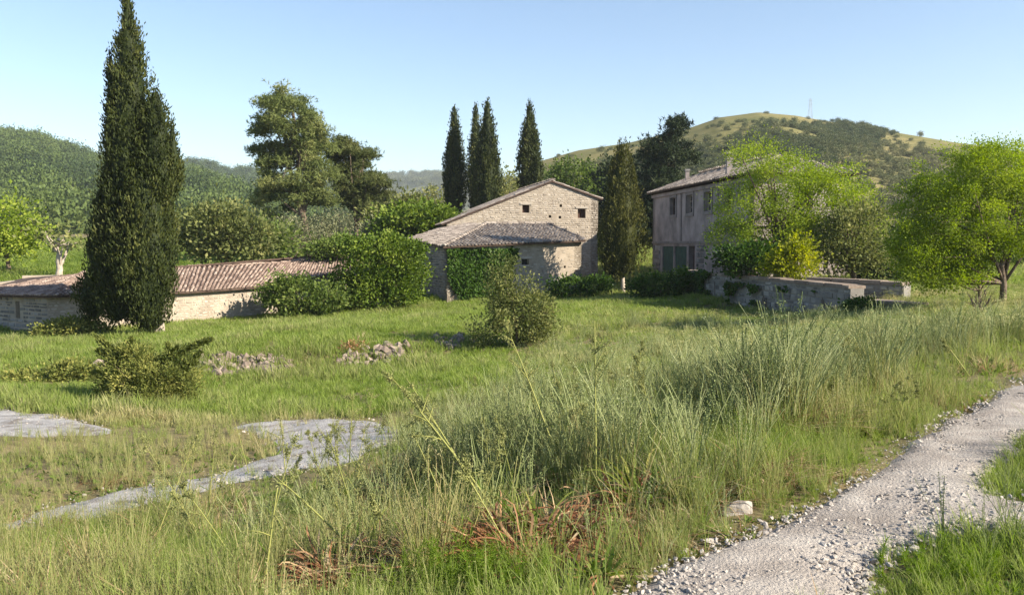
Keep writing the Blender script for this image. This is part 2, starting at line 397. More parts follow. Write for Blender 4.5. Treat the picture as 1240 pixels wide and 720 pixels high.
def grid_faces(ny, nx):
    i = np.arange(ny - 1)[:, None] * nx + np.arange(nx - 1)[None, :]; i = i.ravel()
    return np.stack([i, i + 1, i + nx + 1, i + nx], 1)
V = np.stack([gx, gy, gz], 2).reshape(-1, 3)
link('ground', mesh_np('ground', V, [grid_faces(len(ay), len(ax))], smooth=True), M['ground'])['kind'] = 'structure'
def strip(name, poly, mat, xr, yr, step, lift, wob):
    xs = np.arange(xr[0], xr[1], step); ys = np.arange(yr[0], yr[1], step)
    X, Y = np.meshgrid(xs, ys); Z = H(X, Y)
    px, py = proj(np.stack([X, Y, Z], 2))
    px = px + wob * wnoise(X, Y, 5, 21, 3) * (6 / Y); py = py + wob * .6 * wnoise(X, Y, 5, 22, 3) * (6 / Y)
    ins = inpoly(px, py, poly).astype(float)
    sm = ins.copy()
    for _ in range(2):
        q = np.pad(sm, 1, mode='edge'); sm = (q[:-2, 1:-1] + q[2:, 1:-1] + q[1:-1, :-2] + q[1:-1, 2:] + 2 * q[1:-1, 1:-1]) / 6
    Zs = Z + lift * (sm * 2.2 - 1.0) + sm * .012 * wnoise(X, Y, 9, 5, 3)
    F = grid_faces(len(ys), len(xs)); keep = (sm.ravel()[F] > .02).any(1); F = F[keep]
    used = np.unique(F); mp = np.full(X.size, -1); mp[used] = np.arange(len(used))
    V = np.stack([X, Y, Zs], 2).reshape(-1, 3)[used]
    o = link(name, mesh_np(name, V, [mp[F]], smooth=True), mat); o['kind'] = 'structure'
    return o
strip('gravel_path', PATH, M['gravel'], (-1, 13), (2.2, 22), .07, .035, 14)
strip('dirt_track', TRACK_A, M['track'], (-13, 0), (5, 24), .09, .04, 12)
strip('dirt_track', TRACK_B, M['track'], (-13, 0), (5, 24), .09, .04, 12)

# ------------------------------------------------------------------ hills
def skyline(px, pts):
    a = np.array(pts, float); return np.interp(px, a[:, 0], a[:, 1])
def hill(name, pts, Yn, Yf, mat, zn, pxs, rough, seed, power=1.0, ny=90, drop=0.0):
    cols = np.arange(pxs[0], pxs[1], pxs[2]); s = np.linspace(0, 1.35, ny)
    k = (cols - 620) / FPX
    zt = np.array([P(c, y, Yf)[2] for c, y in zip(cols, skyline(cols, pts))])
    Y = Yn + (Yf - Yn) * s[:, None] + 0 * k[None, :]
    X = k[None, :] * Y * CP
    e = np.where(s < 1, np.sin(np.clip(s, 0, 1) * math.pi / 2) ** power, 1 - ((s - 1) / .35) ** 2 * .9)[:, None]
    zt = zt - drop
    Z = zn * (1 - np.clip(s, 0, 1))[:, None] + zt[None, :] * np.minimum(Y / Yf, 1) * e
    am = np.clip(s * 3, 0, 1)[:, None] * np.clip((1.0 - s) * 4, .12, 1)[:, None]
    Z = Z + am * rough * wnoise(X, Y, 8.0 / (Yf - Yn), seed, 4)
    Vv = np.stack([X, Y, Z], 2)
    o = link(name, mesh_np(name, Vv.reshape(-1, 3), [grid_faces(ny, len(cols))], smooth=True), mat); o['kind'] = 'structure'
    return Vv
def hillmat(name, a, b, c, s1, s2):
    m, t, out = nodes(name)
    f = mathn(t, 'ADD', mathn(t, 'MULTIPLY', noise(t, s1, 5), .6), mathn(t, 'MULTIPLY', noise(t, s2, 4), .4))
    col = ramp(t, [(.36, a), (.5, b), (.62, c)], f)
    b_ = N(t, 'BsdfDiffuse'); t.links.new(col, b_.inputs[0]); t.links.new(b_.outputs[0], out.inputs[0]); return m
M['hill_dry'] = hillmat('dry_hill_grass', (.095, .105, .042), (.15, .14, .06), (.215, .185, .088), .02, .35)
M['hill_wood'] = hillmat('wood_floor', (.05, .06, .025), (.08, .09, .038), (.12, .125, .058), .03, .3)
M['hill_far'] = hillmat('far_hill_scrub', (.06, .07, .035), (.10, .11, .06), (.17, .165, .10), .008, .05)
RS = [(300, 330), (560, 262), (600, 232), (650, 196), (700, 182), (760, 173), (830, 156), (870, 142), (915, 136), (960, 140), (1000, 147), (1080, 160), (1150, 172), (1240, 184), (1400, 210), (1800, 270)]
LS = [(-900, 235), (-500, 180), (-200, 160), (0, 155), (40, 158), (80, 171), (120, 187), (170, 192), (230, 199), (280, 216), (320, 232), (400, 256), (480, 280), (560, 300)]
LS2 = [(-200, 230), (100, 215), (200, 198), (230, 194), (270, 202), (320, 207), (360, 214), (420, 232), (470, 252), (520, 275), (560, 300)]
FS = [(-200, 240), (200, 215), (300, 212), (420, 214), (470, 211), (540, 208), (600, 214), (700, 230), (900, 250), (1300, 270)]
hill_r = hill('hill', RS, 115, 330, M['hill_dry'], -1, (300, 1750, 6), 2.2, 31, .55, 110)
hill_l = hill('hill', LS, 150, 560, M['hill_wood'], -2, (-800, 570, 6), 6, 32, .6, 90, 10.0)
hill_m = hill('hill', LS2, 480, 900, M['hill_wood'], -4, (-200, 580, 6), 8, 33, .6, 60, 7.0)
hill_f = hill('hill', FS, 900, 1700, M['hill_far'], -10, (-200, 1300, 10), 12, 34, .6, 60, 5.0)

# ------------------------------------------------------------------ forest and scrub on the hills
def puff(nl, size, flat=.9, seed=0):
    r = np.random.default_rng(seed); mb = MB()
    cl = unit(r.normal(size=(9, 3))) * r.uniform(.3, .75, (9, 1)) * np.array([.55, .55, .5 * flat]) + np.array([0, 0, .5])
    p = cl[r.integers(0, 9, nl)] + r.normal(size=(nl, 3)) * .17
    D = unit(p - np.array([0, 0, .35]) + r.normal(size=(nl, 3)) * .35)
    U = unit(np.cross(D, unit(r.normal(size=(nl, 3)))))
    mb.cards(p - D * size * .5, D, U, size * r.uniform(.7, 1.3, nl), size * .45, np.clip(r.normal(.5, .22, nl), 0, 1))
    return mb.mesh('puff')
library('forest_tree', [puff(850, .082, s_, 40 + i) for i, s_ in enumerate((.9, 1.2, .8, 1.5))], M['forest'])
library('scrub_bush', [puff(480, .105, s_, 60 + i) for i, s_ in enumerate((.8, .9, .7, 1.0))], M['scrub'])
def on_hill(Vv, n, smax=1.02, smin=0.0):
    ny, nx = Vv.shape[:2]; lim = int(ny * smax / 1.35); lo = int(ny * smin / 1.35)
    i = rng.uniform(lo, lim - 1.001, n); j = rng.uniform(0, nx - 1.001, n)
    i0 = i.astype(int); j0 = j.astype(int); a = (i - i0)[:, None]; b = (j - j0)[:, None]
    return (Vv[i0, j0] * (1 - a) * (1 - b) + Vv[i0 + 1, j0] * a * (1 - b) + Vv[i0, j0 + 1] * (1 - a) * b + Vv[i0 + 1, j0 + 1] * a * b)
def cover(name, key, p, smin, smax, tint, hz=1.0, kinds=4):
    n = len(p); s = rng.uniform(smin, smax, n)
    rot = np.zeros((n, 3)); rot[:, 2] = rng.uniform(0, 6.28, n)
    sc_ = np.stack([s, s, s * hz * rng.uniform(.8, 1.25, n)], 1)
    return scatter(name, key, p - np.array([0, 0, .3]), rot, sc_, tint, rng.integers(0, kinds, n))
p = on_hill(hill_l, 12000, 1.03)
cl = wnoise(p[:, 0], p[:, 1], .03, 50, 3)
p = p[(cl > -.55)]
cover('wooded_hillside', 'forest_tree', p, 4.0, 9.5, np.clip(.42 + .5 * wnoise(p[:, 0], p[:, 1], .02, 51, 3) + rng.normal(0, .28, len(p)), 0, 1), 1.0)
p = on_hill(hill_m, 3500, 1.03)
cover('wooded_ridge', 'forest_tree', p, 7, 13, np.clip(.45 + .5 * wnoise(p[:, 0], p[:, 1], .012, 52, 3) + rng.normal(0, .2, len(p)), 0, 1), .9)
p = on_hill(hill_f, 4500, 1.02, .3)
cover('far_scrub', 'scrub_bush', p, 9, 17, np.clip(.55 + .4 * wnoise(p[:, 0], p[:, 1], .006, 53, 3) + rng.normal(0, .15, len(p)), 0, 1), .7)
p = on_hill(hill_r, 42000, .985)
px, py = proj(p); top = skyline(px, RS); dy = py - top
nz = wnoise(p[:, 0], p[:, 1], .045, 54, 3)
dens = np.clip((dy - 14) / 30, 0, 1) * np.where(nz > .02, 1, .25) + .005 + .02 * (dy > 5)
rowy = np.sin(p[:, 1] * .55 + .02 * p[:, 0])
ol = (px > 990) & (dy > 16); dens = np.where(ol, np.where(rowy > .1, .75, .06), dens)
pxo, pyo = px, py; px = px + rng.normal(0, 15, len(p)); py = py + rng.normal(0, 5, len(p))
dk = ((np.abs(px - 960) < 50) & (np.abs(py - 178) < 20)) | ((np.abs(px - 1030) < 28) & (np.abs(py - 168) < 14)); dens = np.where(dk & (nz > -.35), 1, dens); px, py = pxo, pyo
dens = np.where((px < 830) & (dy > 20), np.where(nz > -.1, .9, .2), dens)
dens = np.where((px > 830) & ~dk, dens * .7, dens)
k = rng.random(len(p)) < dens; p, px, py, ol, dk = p[k], px[k], py[k], ol[k], dk[k]
tn = np.where(dk, .2, np.where(ol, .66, .45)) + rng.normal(0, .14, len(p)) + .12 * wnoise(p[:, 0], p[:, 1], .06, 55, 2)
cover('hillside_scrub', 'scrub_bush', p, .9, 2.6, np.clip(tn, 0, 1), .85)

# ------------------------------------------------------------------ stone walls, roofs
def wall_frame(p0, p1):
    p0 = np.array(p0, float); p1 = np.array(p1, float); L = np.linalg.norm(p1 - p0); d = (p1 - p0) / L
    return p0, d, np.array([d[1], -d[0]]), L
def wall_core(mb, p0, p1, zb, top, thick, openings=()):
    """wall p0->p1 (left to right seen from outside); front face on the line, body behind it"""
    o, d, n, L = wall_frame(p0, p1)
    tu = [a for a, _ in top]; tz = [b for _, b in top]
    us = sorted(set([0, L] + [u for u in tu if 0 < u < L] + [u for op in openings for u in op[:2]]))
    def q(u, z, k): xy = o + d * u - n * k; return (xy[0], xy[1], z)
    for u0, u1 in zip(us[:-1], us[1:]):
        um = (u0 + u1) / 2; t0, t1 = np.interp(u0, tu, tz), np.interp(u1, tu, tz)
        ops = sorted([(a[2], a[3]) for a in openings if a[0] <= um <= a[1]])
        segs = []; z = zb
        for a, b in ops: segs.append((z, z, a, a)); z = b
        segs.append((z, z, t0, t1))
        for b0, b1, c0, c1 in segs:
            mb.box8([q(u0, b0, 0), q(u1, b1, 0), q(u1, b1, thick), q(u0, b0, thick), q(u0, c0, 0), q(u1, c1, 0), q(u1, c1, thick), q(u0, c0, thick)])
def wall_stones(mb, p0, p1, zb, top, openings=(), sw=.36, sh=.19, proud=.03, gap=.012, skip=0.0, seed=1):
    o, d, n, L = wall_frame(p0, p1); r = np.random.default_rng(seed)
    tu = [a for a, _ in top]; tz = [b for _, b in top]; z = zb; zmax = max(tz)
    while z < zmax:
        h = sh * r.uniform(.65, 1.4); u = -r.uniform(0, sw * .5)
        while u < L:
            wd = sw * r.uniform(.5, 1.6); u0, u1 = max(u, 0.0), min(u + wd, L); u += wd
            if u1 - u0 < .05 or r.random() < skip: continue
            um = (u0 + u1) / 2
            zt = min(z + h, np.interp(um, tu, tz) - .01)
            if zt - z < .04: continue
            if any(a - .02 < u1 and b + .02 > u0 and c - .02 < zt and e + .02 > z for a, b, c, e in openings): continue
            g = gap * r.uniform(.6, 2); pr = proud * r.uniform(.35, 1.3); j = lambda: r.normal(0, .011)
            bb = [(u0 + g, z + g), (u1 - g, z + g), (u1 - g, zt - g), (u0 + g, zt - g)]
            iz = min(.03, (zt - z) * .2); iu = min(.035, (u1 - u0) * .2)
            ff = [(u0 + g + iu + j(), z + g + iz + j()), (u1 - g - iu + j(), z + g + iz + j()), (u1 - g - iu + j(), zt - g - iz + j()), (u0 + g + iu + j(), zt - g - iz + j())]
            pt = []
            for (a, b) in bb: xy = o + d * a - n * .03; pt.append((xy[0], xy[1], b))
            for (a, b) in ff: xy = o + d * a + n * (pr + r.normal(0, .006)); pt.append((xy[0], xy[1], b))
            mb.add(pt, f4=[(4, 5, 6, 7), (0, 1, 5, 4), (1, 2, 6, 5), (2, 3, 7, 6), (3, 0, 4, 7)], t=r.uniform(0, 1))
        z += h
def stone_wall(parent, p0, p1, zb, top, thick=.5, openings=(), core='mortar', stone='stone', seed=1, name='wall', **kw):
    c = MB(); wall_core(c, p0, p1, zb, top, thick, openings)
    w_ = part(name, c, M[core], parent)
    s = MB(); wall_stones(s, p0, p1, zb, top, openings, seed=seed, **kw)
    if s.n: part('stonework', s, M[stone], w_, kind='stuff')
    return w_
def tile(mb, c, dr, sd, up, ln, rad, t, seg=4):
    """one barrel tile: c centre of lower end, dr up-slope direction"""
    th = np.linspace(-1.45, 1.45, seg + 1)
    a = c + np.outer(np.sin(th) * rad, sd) + np.outer(np.cos(th) * rad, up)
    e = c + dr * ln; r2 = rad * .82
    b = e + np.outer(np.sin(th) * r2, sd) + np.outer(np.cos(th) * r2 - .02, up)
    V = np.concatenate([a, b]); m = seg + 1
    f = [(k, k + 1, m + k + 1, m + k) for k in range(seg)]
    mb.add(V, f4=f, f3=[(0, k + 1, k) for k in range(1, seg)], t=t)
def roof_poly(parent, eave0, eave1, poly, mat, seed=1, pitch=.2, course=.36, name='roof_slope', thick=.09, sag=0.0):
    """planar roof slope: tile columns run square to the eave; poly lists its 3D corners"""
    r = np.random.default_rng(seed)
    e0 = np.array(eave0, float); e1 = np.array(eave1, float); poly = [np.array(q, float) for q in poly]
    x = unit(e1 - e0); nrm = np.zeros(3)
    for a in range(len(poly)): nrm += np.cross(poly[a], poly[(a + 1) % len(poly)])
    nrm = unit(nrm); nrm = nrm if nrm[2] > 0 else -nrm
    y = unit(np.cross(nrm, x)); y = y if y[2] > 0 else -y
    P2 = [((q - e0) @ x, (q - e0) @ y) for q in poly]
    base = MB(); n = len(poly)
    Vv = [q + nrm * 0.0 for q in poly] + [q - nrm * thick for q in poly]
    if n == 4:
        base.add(Vv, f4=[(0, 1, 2, 3), (7, 6, 5, 4)] + [(k, k + 4, (k + 1) % 4 + 4, (k + 1) % 4) for k in range(4)])
    else:
        base.add(Vv, f3=[(0, 1, 2), (5, 4, 3)], f4=[(k, k + 3, (k + 1) % 3 + 3, (k + 1) % 3) for k in range(3)])
    sl_ = part(name, base, M['tile_base'], parent)
    mb = MB()
    us = np.array([q[0] for q in P2]); vs = np.array([q[1] for q in P2])
    u = us.min() + pitch / 2
    while u < us.max():
        v = vs.min() - .04
        while v < vs.max():
            if inpoly(np.array([u]), np.array([v + course * .5]), P2)[0]:
                c = e0 + x * (u + r.normal(0, .012)) + y * (v + r.normal(0, .015)) + nrm * (.012 + r.normal(0, .008))
                tile(mb, c, unit(y + x * r.normal(0, .03) + nrm * .02), x, nrm, course + .07, pitch * .37, np.clip(r.normal(.5, .25), 0, 1))
            v += course
        u += pitch
    part('roof_tiles', mb, M[mat], sl_, kind='stuff')
    return sl_
def ridge(parent_part, a, b, mat, seed=3, rad=.12):
    r = np.random.default_rng(seed); a = np.array(a, float); b = np.array(b, float); L = np.linalg.norm(b - a); d = (b - a) / L
    sd = unit(np.cross(d, np.array([0, 0, 1.]))); up = np.cross(sd, d); mb = MB(); s = 0
    while s < L - .1:
        tile(mb, a + d * s + up * r.uniform(-.01, .02), d, sd, up, .42, rad, np.clip(r.normal(.5, .2), 0, 1), 5); s += .36
    return part('ridge_tiles', mb, M[mat], parent_part, kind='stuff')
def frame_box(mb, o, d, n, u0, u1, z0, z1, k0, k1, t=.5):
    """box in wall coordinates, k measured outwards from the wall face"""
    pt = []
    for z in (z0, z1):
        for (u, k) in ((u0, k1), (u1, k1), (u1, k0), (u0, k0)):
            xy = o + d * u + n * k; pt.append((xy[0], xy[1], z))
    mb.box8(pt, t)
def v3(p2, z): return np.array([p2[0], p2[1], z])

# ------------------------------------------------------------------ low barn with the curved tile roof
def roof_lin(parent, E, R, mat, seed=1, pitch=.2, course=.36, name='roof_slope', thick=.09):
    r = np.random.default_rng(seed); E = np.array(E, float); R = np.array(R, float)
    ln = np.concatenate([[0], np.cumsum(np.linalg.norm(np.diff(E, axis=0), axis=1))]); tot = ln[-1]
    def ev(A, s): return np.array([np.interp(s, ln, A[:, k]) for k in range(3)])
    base = MB()
    for k in range(len(E) - 1):
        q = [E[k], E[k + 1], R[k + 1], R[k]]; dn = np.array([0, 0, -thick])
        base.box8([x + dn for x in q] + q)
    sl_ = part(name, base, M['tile_base'], parent)
    mb = MB(); s = pitch / 2
    while s < tot:
        e = ev(E, s); g = ev(R, s); x = unit(ev(E, min(s + .1, tot)) - ev(E, max(s - .1, 0))); dr = unit(g - e); up = unit(np.cross(x, dr))
        if up[2] < 0: up = -up
        L = np.linalg.norm(g - e); v = -.06
        while v < L - .1:
            c = e + dr * (v + r.normal(0, .015)) + x * r.normal(0, .012) + up * (.012 + r.normal(0, .008))
            tile(mb, c, unit(dr + x * r.normal(0, .03) + up * .02), x, up, course + .07, pitch * .37, np.clip(r.normal(.5, .25), 0, 1)); v += course
        s += pitch
    part('roof_tiles', mb, M[mat], sl_, kind='stuff'); return sl_

C2 = P(57, 360, 35)[:2]; R2 = P(420, 360, 45.2)[:2]; L2 = P(-45, 360, 38.2)[:2]
barn = thing('stone_barn', v3(C2, ground(*C2)), 'long low stone barn with sagging red-brown tiled roof beside the big cypress', 'barn')
def zat(px, py, Y): return float(P(px, py, Y)[2])
zC = zat(57, 358, 35); 
front_top = []
for px_, py_ in ((57, 358), (225, 353), (310, 347), (420, 328)):
    k = (px_ - 620) / FPX * CP; o_, d_, n_, L_ = wall_frame(C2, R2)
    u = (k * o_[1] - o_[0]) / (d_[0] - k * d_[1]); Yq = o_[1] + d_[1] * u
    front_top.append((max(u, 0), zat(px_, py_, Yq), Yq, px_))
zb = -3.0
stone_wall(barn, C2, R2, zb, [(a[0], a[1]) for a in front_top], seed=2, stone='stone', sw=.2, sh=.105, proud=.018)
end_top = [(0, zat(-45, 356, 38.2)), (wall_frame(L2, C2)[3], zC)]
uwin = wall_frame(L2, C2)[3] * .665
stone_wall(barn, L2, C2, zb, end_top, openings=[(uwin - .16, uwin + .16, -1.72, -.98)], seed=3, stone='stone_shade_grey', core='mortar', sw=.34, sh=.17)  # end wall turned from the sun takes the shade-darkened stone
mb = MB(); o_, d_, n_, _ = wall_frame(L2, C2)
frame_box(mb, o_, d_, n_, uwin - .15, uwin + .15, -1.71, -.99, -.3, -.26)
part('window_slit', mb, M['dark_wood'], barn)
BL2 = L2 + np.array([-1.0, 6.5]); BR2 = R2 + np.array([-3.4, 5.0])
mb = MB(); wall_core(mb, BR2, BL2, zb, [(0, -.2), (30, -.2)], .4); part('wall', mb, M['mortar'], barn)
mb = MB(); wall_core(mb, BL2, L2, zb, [(0, -.4), (20, -.5)], .4); part('wall', mb, M['mortar'], barn)
mb = MB(); wall_core(mb, R2, BR2, zb, [(0, .1), (20, .1)], .4); part('wall', mb, M['mortar'], barn)
ov = n_ * .0
fn = wall_frame(C2, R2)[2]; fd = wall_frame(C2, R2)[1]
E = [v3(C2 + fd * a[0] + fn * .28, a[1] + .02) for a in front_top]
E[0] = v3(C2 + fn * .28 + n_ * .25, zC + .02)
Rg = [P(100, 331, 39.6), P(240, 322.5, 43.4), P(340, 318.5, 46.2), P(424, 306, 49)]
rs = roof_lin(barn, E, Rg, 'tile_red', 5)
for a, b in zip(Rg[:-1], Rg[1:]): ridge(rs, a, b, 'tile_red', 6)
Le = v3(L2 + n_ * .28, end_top[0][1] + .02)
hs = roof_poly(barn, Le, E[0], [Le, E[0], Rg[0]], 'tile_red', 7)
ridge(hs, E[0], Rg[0], 'tile_red', 8)
mb = MB()
Bk = [v3(BL2 + np.array([-.2, .3]), -.35), v3(BR2 + np.array([.1, .3]), .05)]
mb.box8([x - np.array([0, 0, .09]) for x in (Rg[0], Rg[-1], Bk[1], Bk[0])] + [Rg[0], Rg[-1], Bk[1], Bk[0]])
mb.box8([x - np.array([0, 0, .09]) for x in (Le, Rg[0], Bk[0], Le + (Bk[0] - Le) * .5)] + [Le, Rg[0], Bk[0], Le + (Bk[0] - Le) * .5])
part('roof_slope', mb, M['tile_base'], barn)

# ------------------------------------------------------------------ tall gabled farmhouse
GL = np.array([P(541, 300, 55)[0], 55.0]); GR = np.array([P(724, 300, 57)[0], 57.0])
o_, d_, n_, L_ = wall_frame(GL, GR); gb = -n_
def on_line(o, d, px):
    k = (px - 620) / FPX * CP; u = (k * o[1] - o[0]) / (d[0] - k * d[1]); return u, o[1] + d[1] * u
def lz(o, d, px, py): u, Y = on_line(o, d, px); return u, zat(px, py, Y)
gable = thing('farmhouse', v3(GL, ground(*GL)), 'tall rubble stone farmhouse with bare lit gable and two square windows', 'house')
u0, zl = lz(o_, d_, 541, 271); ur, zr = lz(o_, d_, 668, 221); u1, zR = lz(o_, d_, 724, 241)
u1 = L_; top = [(0, zl), (ur, zr), (L_, zR)]
wins = []
for (a, b, c, e) in ((632.5, 641, 248, 257.5), (699.5, 709, 252.5, 264)):
    ua, za = lz(o_, d_, a, e); ub, zb_ = lz(o_, d_, b, c); wins.append((ua, ub, za, zb_))
for (a, c) in ((679, 249), (666, 262), (678, 263)):
    ua, za = lz(o_, d_, a, c); wins.append((ua - .09, ua + .09, za - .09, za + .09))
stone_wall(gable, GL, GR, -2.5, top, openings=wins, seed=9, sw=.23, sh=.125, proud=.018)
for i, (a, b, c, e) in enumerate(wins[:2]):
    mb = MB(); frame_box(mb, o_, d_, n_, a, b, c, e, -.30, -.26); wn = part('window', mb, M['dark_wood'], gable)
    mb = MB()
    for (x0, x1, y0, y1) in ((a, a + .05, c, e), (b - .05, b, c, e), (a, b, c, c + .05), (a, b, e - .05, e), ((a + b) / 2 - .02, (a + b) / 2 + .02, c, e)):
        frame_box(mb, o_, d_, n_, x0, x1, y0, y1, -.258, -.22)
    part('frame', mb, M['dark_wood'], wn)
    mb = MB(); frame_box(mb, o_, d_, n_, a - .15, b + .15, e + .004, e + .13, -.1, .05); part('lintel', mb, M['stone'], wn)
gdep = 11.0
for a, b, za, zb_ in ((GL + gb * gdep, GL, zl, zl), (GR, GR + gb * gdep, zR, zR)):
    mb = MB(); wall_core(mb, a, b, -2.5, [(0, za - .05), (gdep, zb_ - .05)], .5); part('wall', mb, M['mortar'], gable)
mb = MB(); wall_core(mb, GR + gb * gdep, GL + gb * gdep, -2.5, [(0, zR), (L_ - ur, zr), (L_, zl)], .5); part('wall', mb, M['mortar'], gable)
rp = v3(o_ + d_ * ur, zr + .12)
sl1 = (zr - zl) / ur; sl2 = (zr - zR) / (L_ - ur)
gl = v3(GL - d_ * .35, zl + .12 - .35 * sl1); gr_ = v3(GR + d_ * .3, zR + .12 - .3 * sl2)
back = v3(gb * (gdep + .2), 0); fwd = v3(n_ * .12, 0)
s1 = roof_poly(gable, gl + back, gl + fwd, [gl + fwd, rp + fwd, rp + back, gl + back], 'tile', 11)
s2 = roof_poly(gable, gr_ + fwd, gr_ + back, [gr_ + fwd, gr_ + back, rp + back, rp + fwd], 'tile', 12)
ridge(s1, rp + fwd + np.array([0, 0, .05]), rp + back + np.array([0, 0, .05]), 'tile', 13)

# ------------------------------------------------------------------ lean-to house in front of the gable
SC2 = np.array([P(541, 300, 45.5)[0], 45.5]); SR2 = np.array([P(704, 300, 48.5)[0], 48.5])
o_, d_, n_, L_ = wall_frame(SC2, SR2); sb = -n_
SL2 = SC2 + sb * 7.5; SE2 = SR2 + sb * 6.2
lean = thing('lean_to_house', v3(SC2, ground(*SC2)), 'low stone house with hipped grey tile roof and ivy on its front, under the gable', 'house')
_, zc = lz(o_, d_, 541, 298); _, zr2 = lz(o_, d_, 704, 291)
uw, zw = lz(o_, d_, 636, 317)
wn_ = (uw - .22, uw + .22, zw - .17, zw + .17); hole = []
uh, zh = lz(o_, d_, 684, 323); hole.append((uh - .07, uh + .07, zh - .07, zh + .07))
stone_wall(lean, SC2, SR2, -2.6, [(0, zc - .06), (L_, zr2 - .06)], openings=[wn_] + hole, seed=15, sw=.22, sh=.12, proud=.012, skip=.45)
mb = MB(); frame_box(mb, o_, d_, n_, wn_[0], wn_[1], wn_[2], wn_[3], -.34, -.3); w1 = part('window', mb, M['glass'], lean)
mb = MB(); frame_box(mb, o_, d_, n_, wn_[0] - .2, wn_[1] + .2, wn_[3] + .004, wn_[3] + .14, -.1, .05); part('lintel', mb, M['stone'], w1)
mb = MB(); frame_box(mb, o_, d_, n_, wn_[0] - .14, wn_[1] + .14, wn_[2] - .1, wn_[2] - .004, -.1, .05); part('sill', mb, M['stone'], w1)
stone_wall(lean, SL2, SC2, -2.6, [(0, zc + .1), (7.5, zc - .06)], seed=16, sw=.24, sh=.13, stone='stone_shade_grey')  # side away from the sun, its shade partly painted by the darker stone
mb = MB(); wall_core(mb, SR2, SE2, -2.6, [(0, zr2 - .05), (6.2, zr2 - .05)], .45); part('wall', mb, M['mortar'], lean)
EC = v3(SC2 + n_ * .32 - d_ * .3, zc - .02); ER = v3(SR2 + n_ * .32 + d_ * .12, zr2)
TT = P(645, 271.5, 53.3)
def rayplane(px, py, a, b, c):
    nn = np.cross(b - a, c - a); d = ray(px, py); k = ((a - EYE) @ nn) / (d @ nn); return EYE + d * k
T0 = rayplane(588, 271.5, EC, ER, TT); TR = rayplane(664, 271.5, EC, ER, TT)
EL = v3(SL2 - d_ * .3, zat(489, 289, SL2[1])); T1 = rayplane(553, 270, EL, EC, T0)
m1 = roof_poly(lean, EC, ER, [EC, ER, TR, T0], 'tile', 17)
m2 = roof_poly(lean, EL, EC, [EL, EC, T0, T1], 'tile', 18)
ridge(m1, EC + np.array([0, 0, .03]), T0 + np.array([0, 0, .05]), 'tile', 19); ridge(m1, ER + np.array([0, 0, .03]), TR + np.array([0, 0, .05]), 'tile', 20)
ridge(m1, T0 + np.array([0, 0, .05]), TR + np.array([0, 0, .05]), 'tile', 21)
Eb = v3(SE2 + d_ * .12, zr2)
roof_poly(lean, ER, Eb, [ER, Eb, TR], 'tile', 22)

# ------------------------------------------------------------------ plastered villa
VA = np.array([10.2, 60.0]); vd = np.array([.124, -.9923]); vd /= np.linalg.norm(vd); vr = np.array([-vd[1], vd[0]]); VL = 17.6; VW = 5.2
VB = VA + vd * VL
villa = thing('villa', v3(VA, -.7), 'two-storey villa with stained grey plaster, dark upper windows and green ground-floor doors', 'house')
o_, d_, n_, _ = wall_frame(VA, VB); ze = 5.0; zg = -1.2
wt = [4.6, 7.9, 11.1, 14.2]; ops = [(t - .56, t + .56, 3.42, 4.55) for t in wt]
dops = [(2.3, 4.75, -.62, 1.32), (4.95, 7.4, -.62, 1.32), (7.8, 8.9, -.62, 1.36)]
c = MB(); wall_core(c, VA, VB, zg, [(0, ze), (VL, ze)], .45, ops + dops); fw = part('wall', c, M['plaster'], villa)
c = MB(); wall_core(c, VB, VB + vr * VW, zg, [(0, ze), (VW, ze)], .45, [(2.2, 3.2, 3.4, 4.6)]); part('wall', c, M['plaster'], villa)
c = MB(); wall_core(c, VB + vr * VW, VA + vr * VW, zg, [(0, ze), (VL, ze)], .4); part('wall', c, M['plaster'], villa)
c = MB(); wall_core(c, VA + vr * VW, VA, zg, [(0, ze), (VW, ze)], .4); part('wall', c, M['plaster'], villa)
mb = MB(); frame_box(mb, o_, d_, n_, 0, VL, 1.5, 1.66, -.02, .07); part('string_course', mb, M['plaster_dark'], villa)
mb = MB(); frame_box(mb, o_, d_, n_, -.1, VL + .1, ze - .26, ze - .06, -.02, .12); part('cornice', mb, M['plaster'], villa)
for t in (6.25, 12.7):
    mb = MB(); frame_box(mb, o_, d_, n_, t - .13, t + .13, 1.67, ze - .27, -.02, .05); part('pilaster', mb, M['plaster_dark'], villa)
for i, (a, b, z0, z1) in enumerate(ops):
    mb = MB(); frame_box(mb, o_, d_, n_, a, b, z0, z1, -.26, -.24); wn = part('window', mb, M['glass'], villa)
    mb = MB()
    for (x0, x1, y0, y1) in ((a - .2, a - .003, z0 - .2, z1 + .2), (b + .003, b + .2, z0 - .2, z1 + .2), (a - .003, b + .003, z1 + .003, z1 + .2), (a - .003, b + .003, z0 - .2, z0 - .003)):
        frame_box(mb, o_, d_, n_, x0, x1, y0, y1, -.05, .06)
    part('surround', mb, M['plaster_dark'], wn)
    mb = MB()
    for (x0, x1, y0, y1) in ((a, a + .06, z0, z1), (b - .06, b, z0, z1), (a + .06, b - .06, z0, z0 + .06), (a + .06, b - .06, z1 - .06, z1), ((a + b) / 2 - .035, (a + b) / 2 + .035, z0 + .06, z1 - .06)):
        frame_box(mb, o_, d_, n_, x0, x1, y0, y1, -.238, -.19)
    for q in ((.33, .66) if i in (1, 2) else (.5,)):
        zz = z0 + (z1 - z0) * q; frame_box(mb, o_, d_, n_, a + .062, b - .062, zz - .02, zz + .02, -.236, -.20)
    part('frame', mb, M['bark_pale'] if i in (1, 2) else M['dark_wood'], wn)
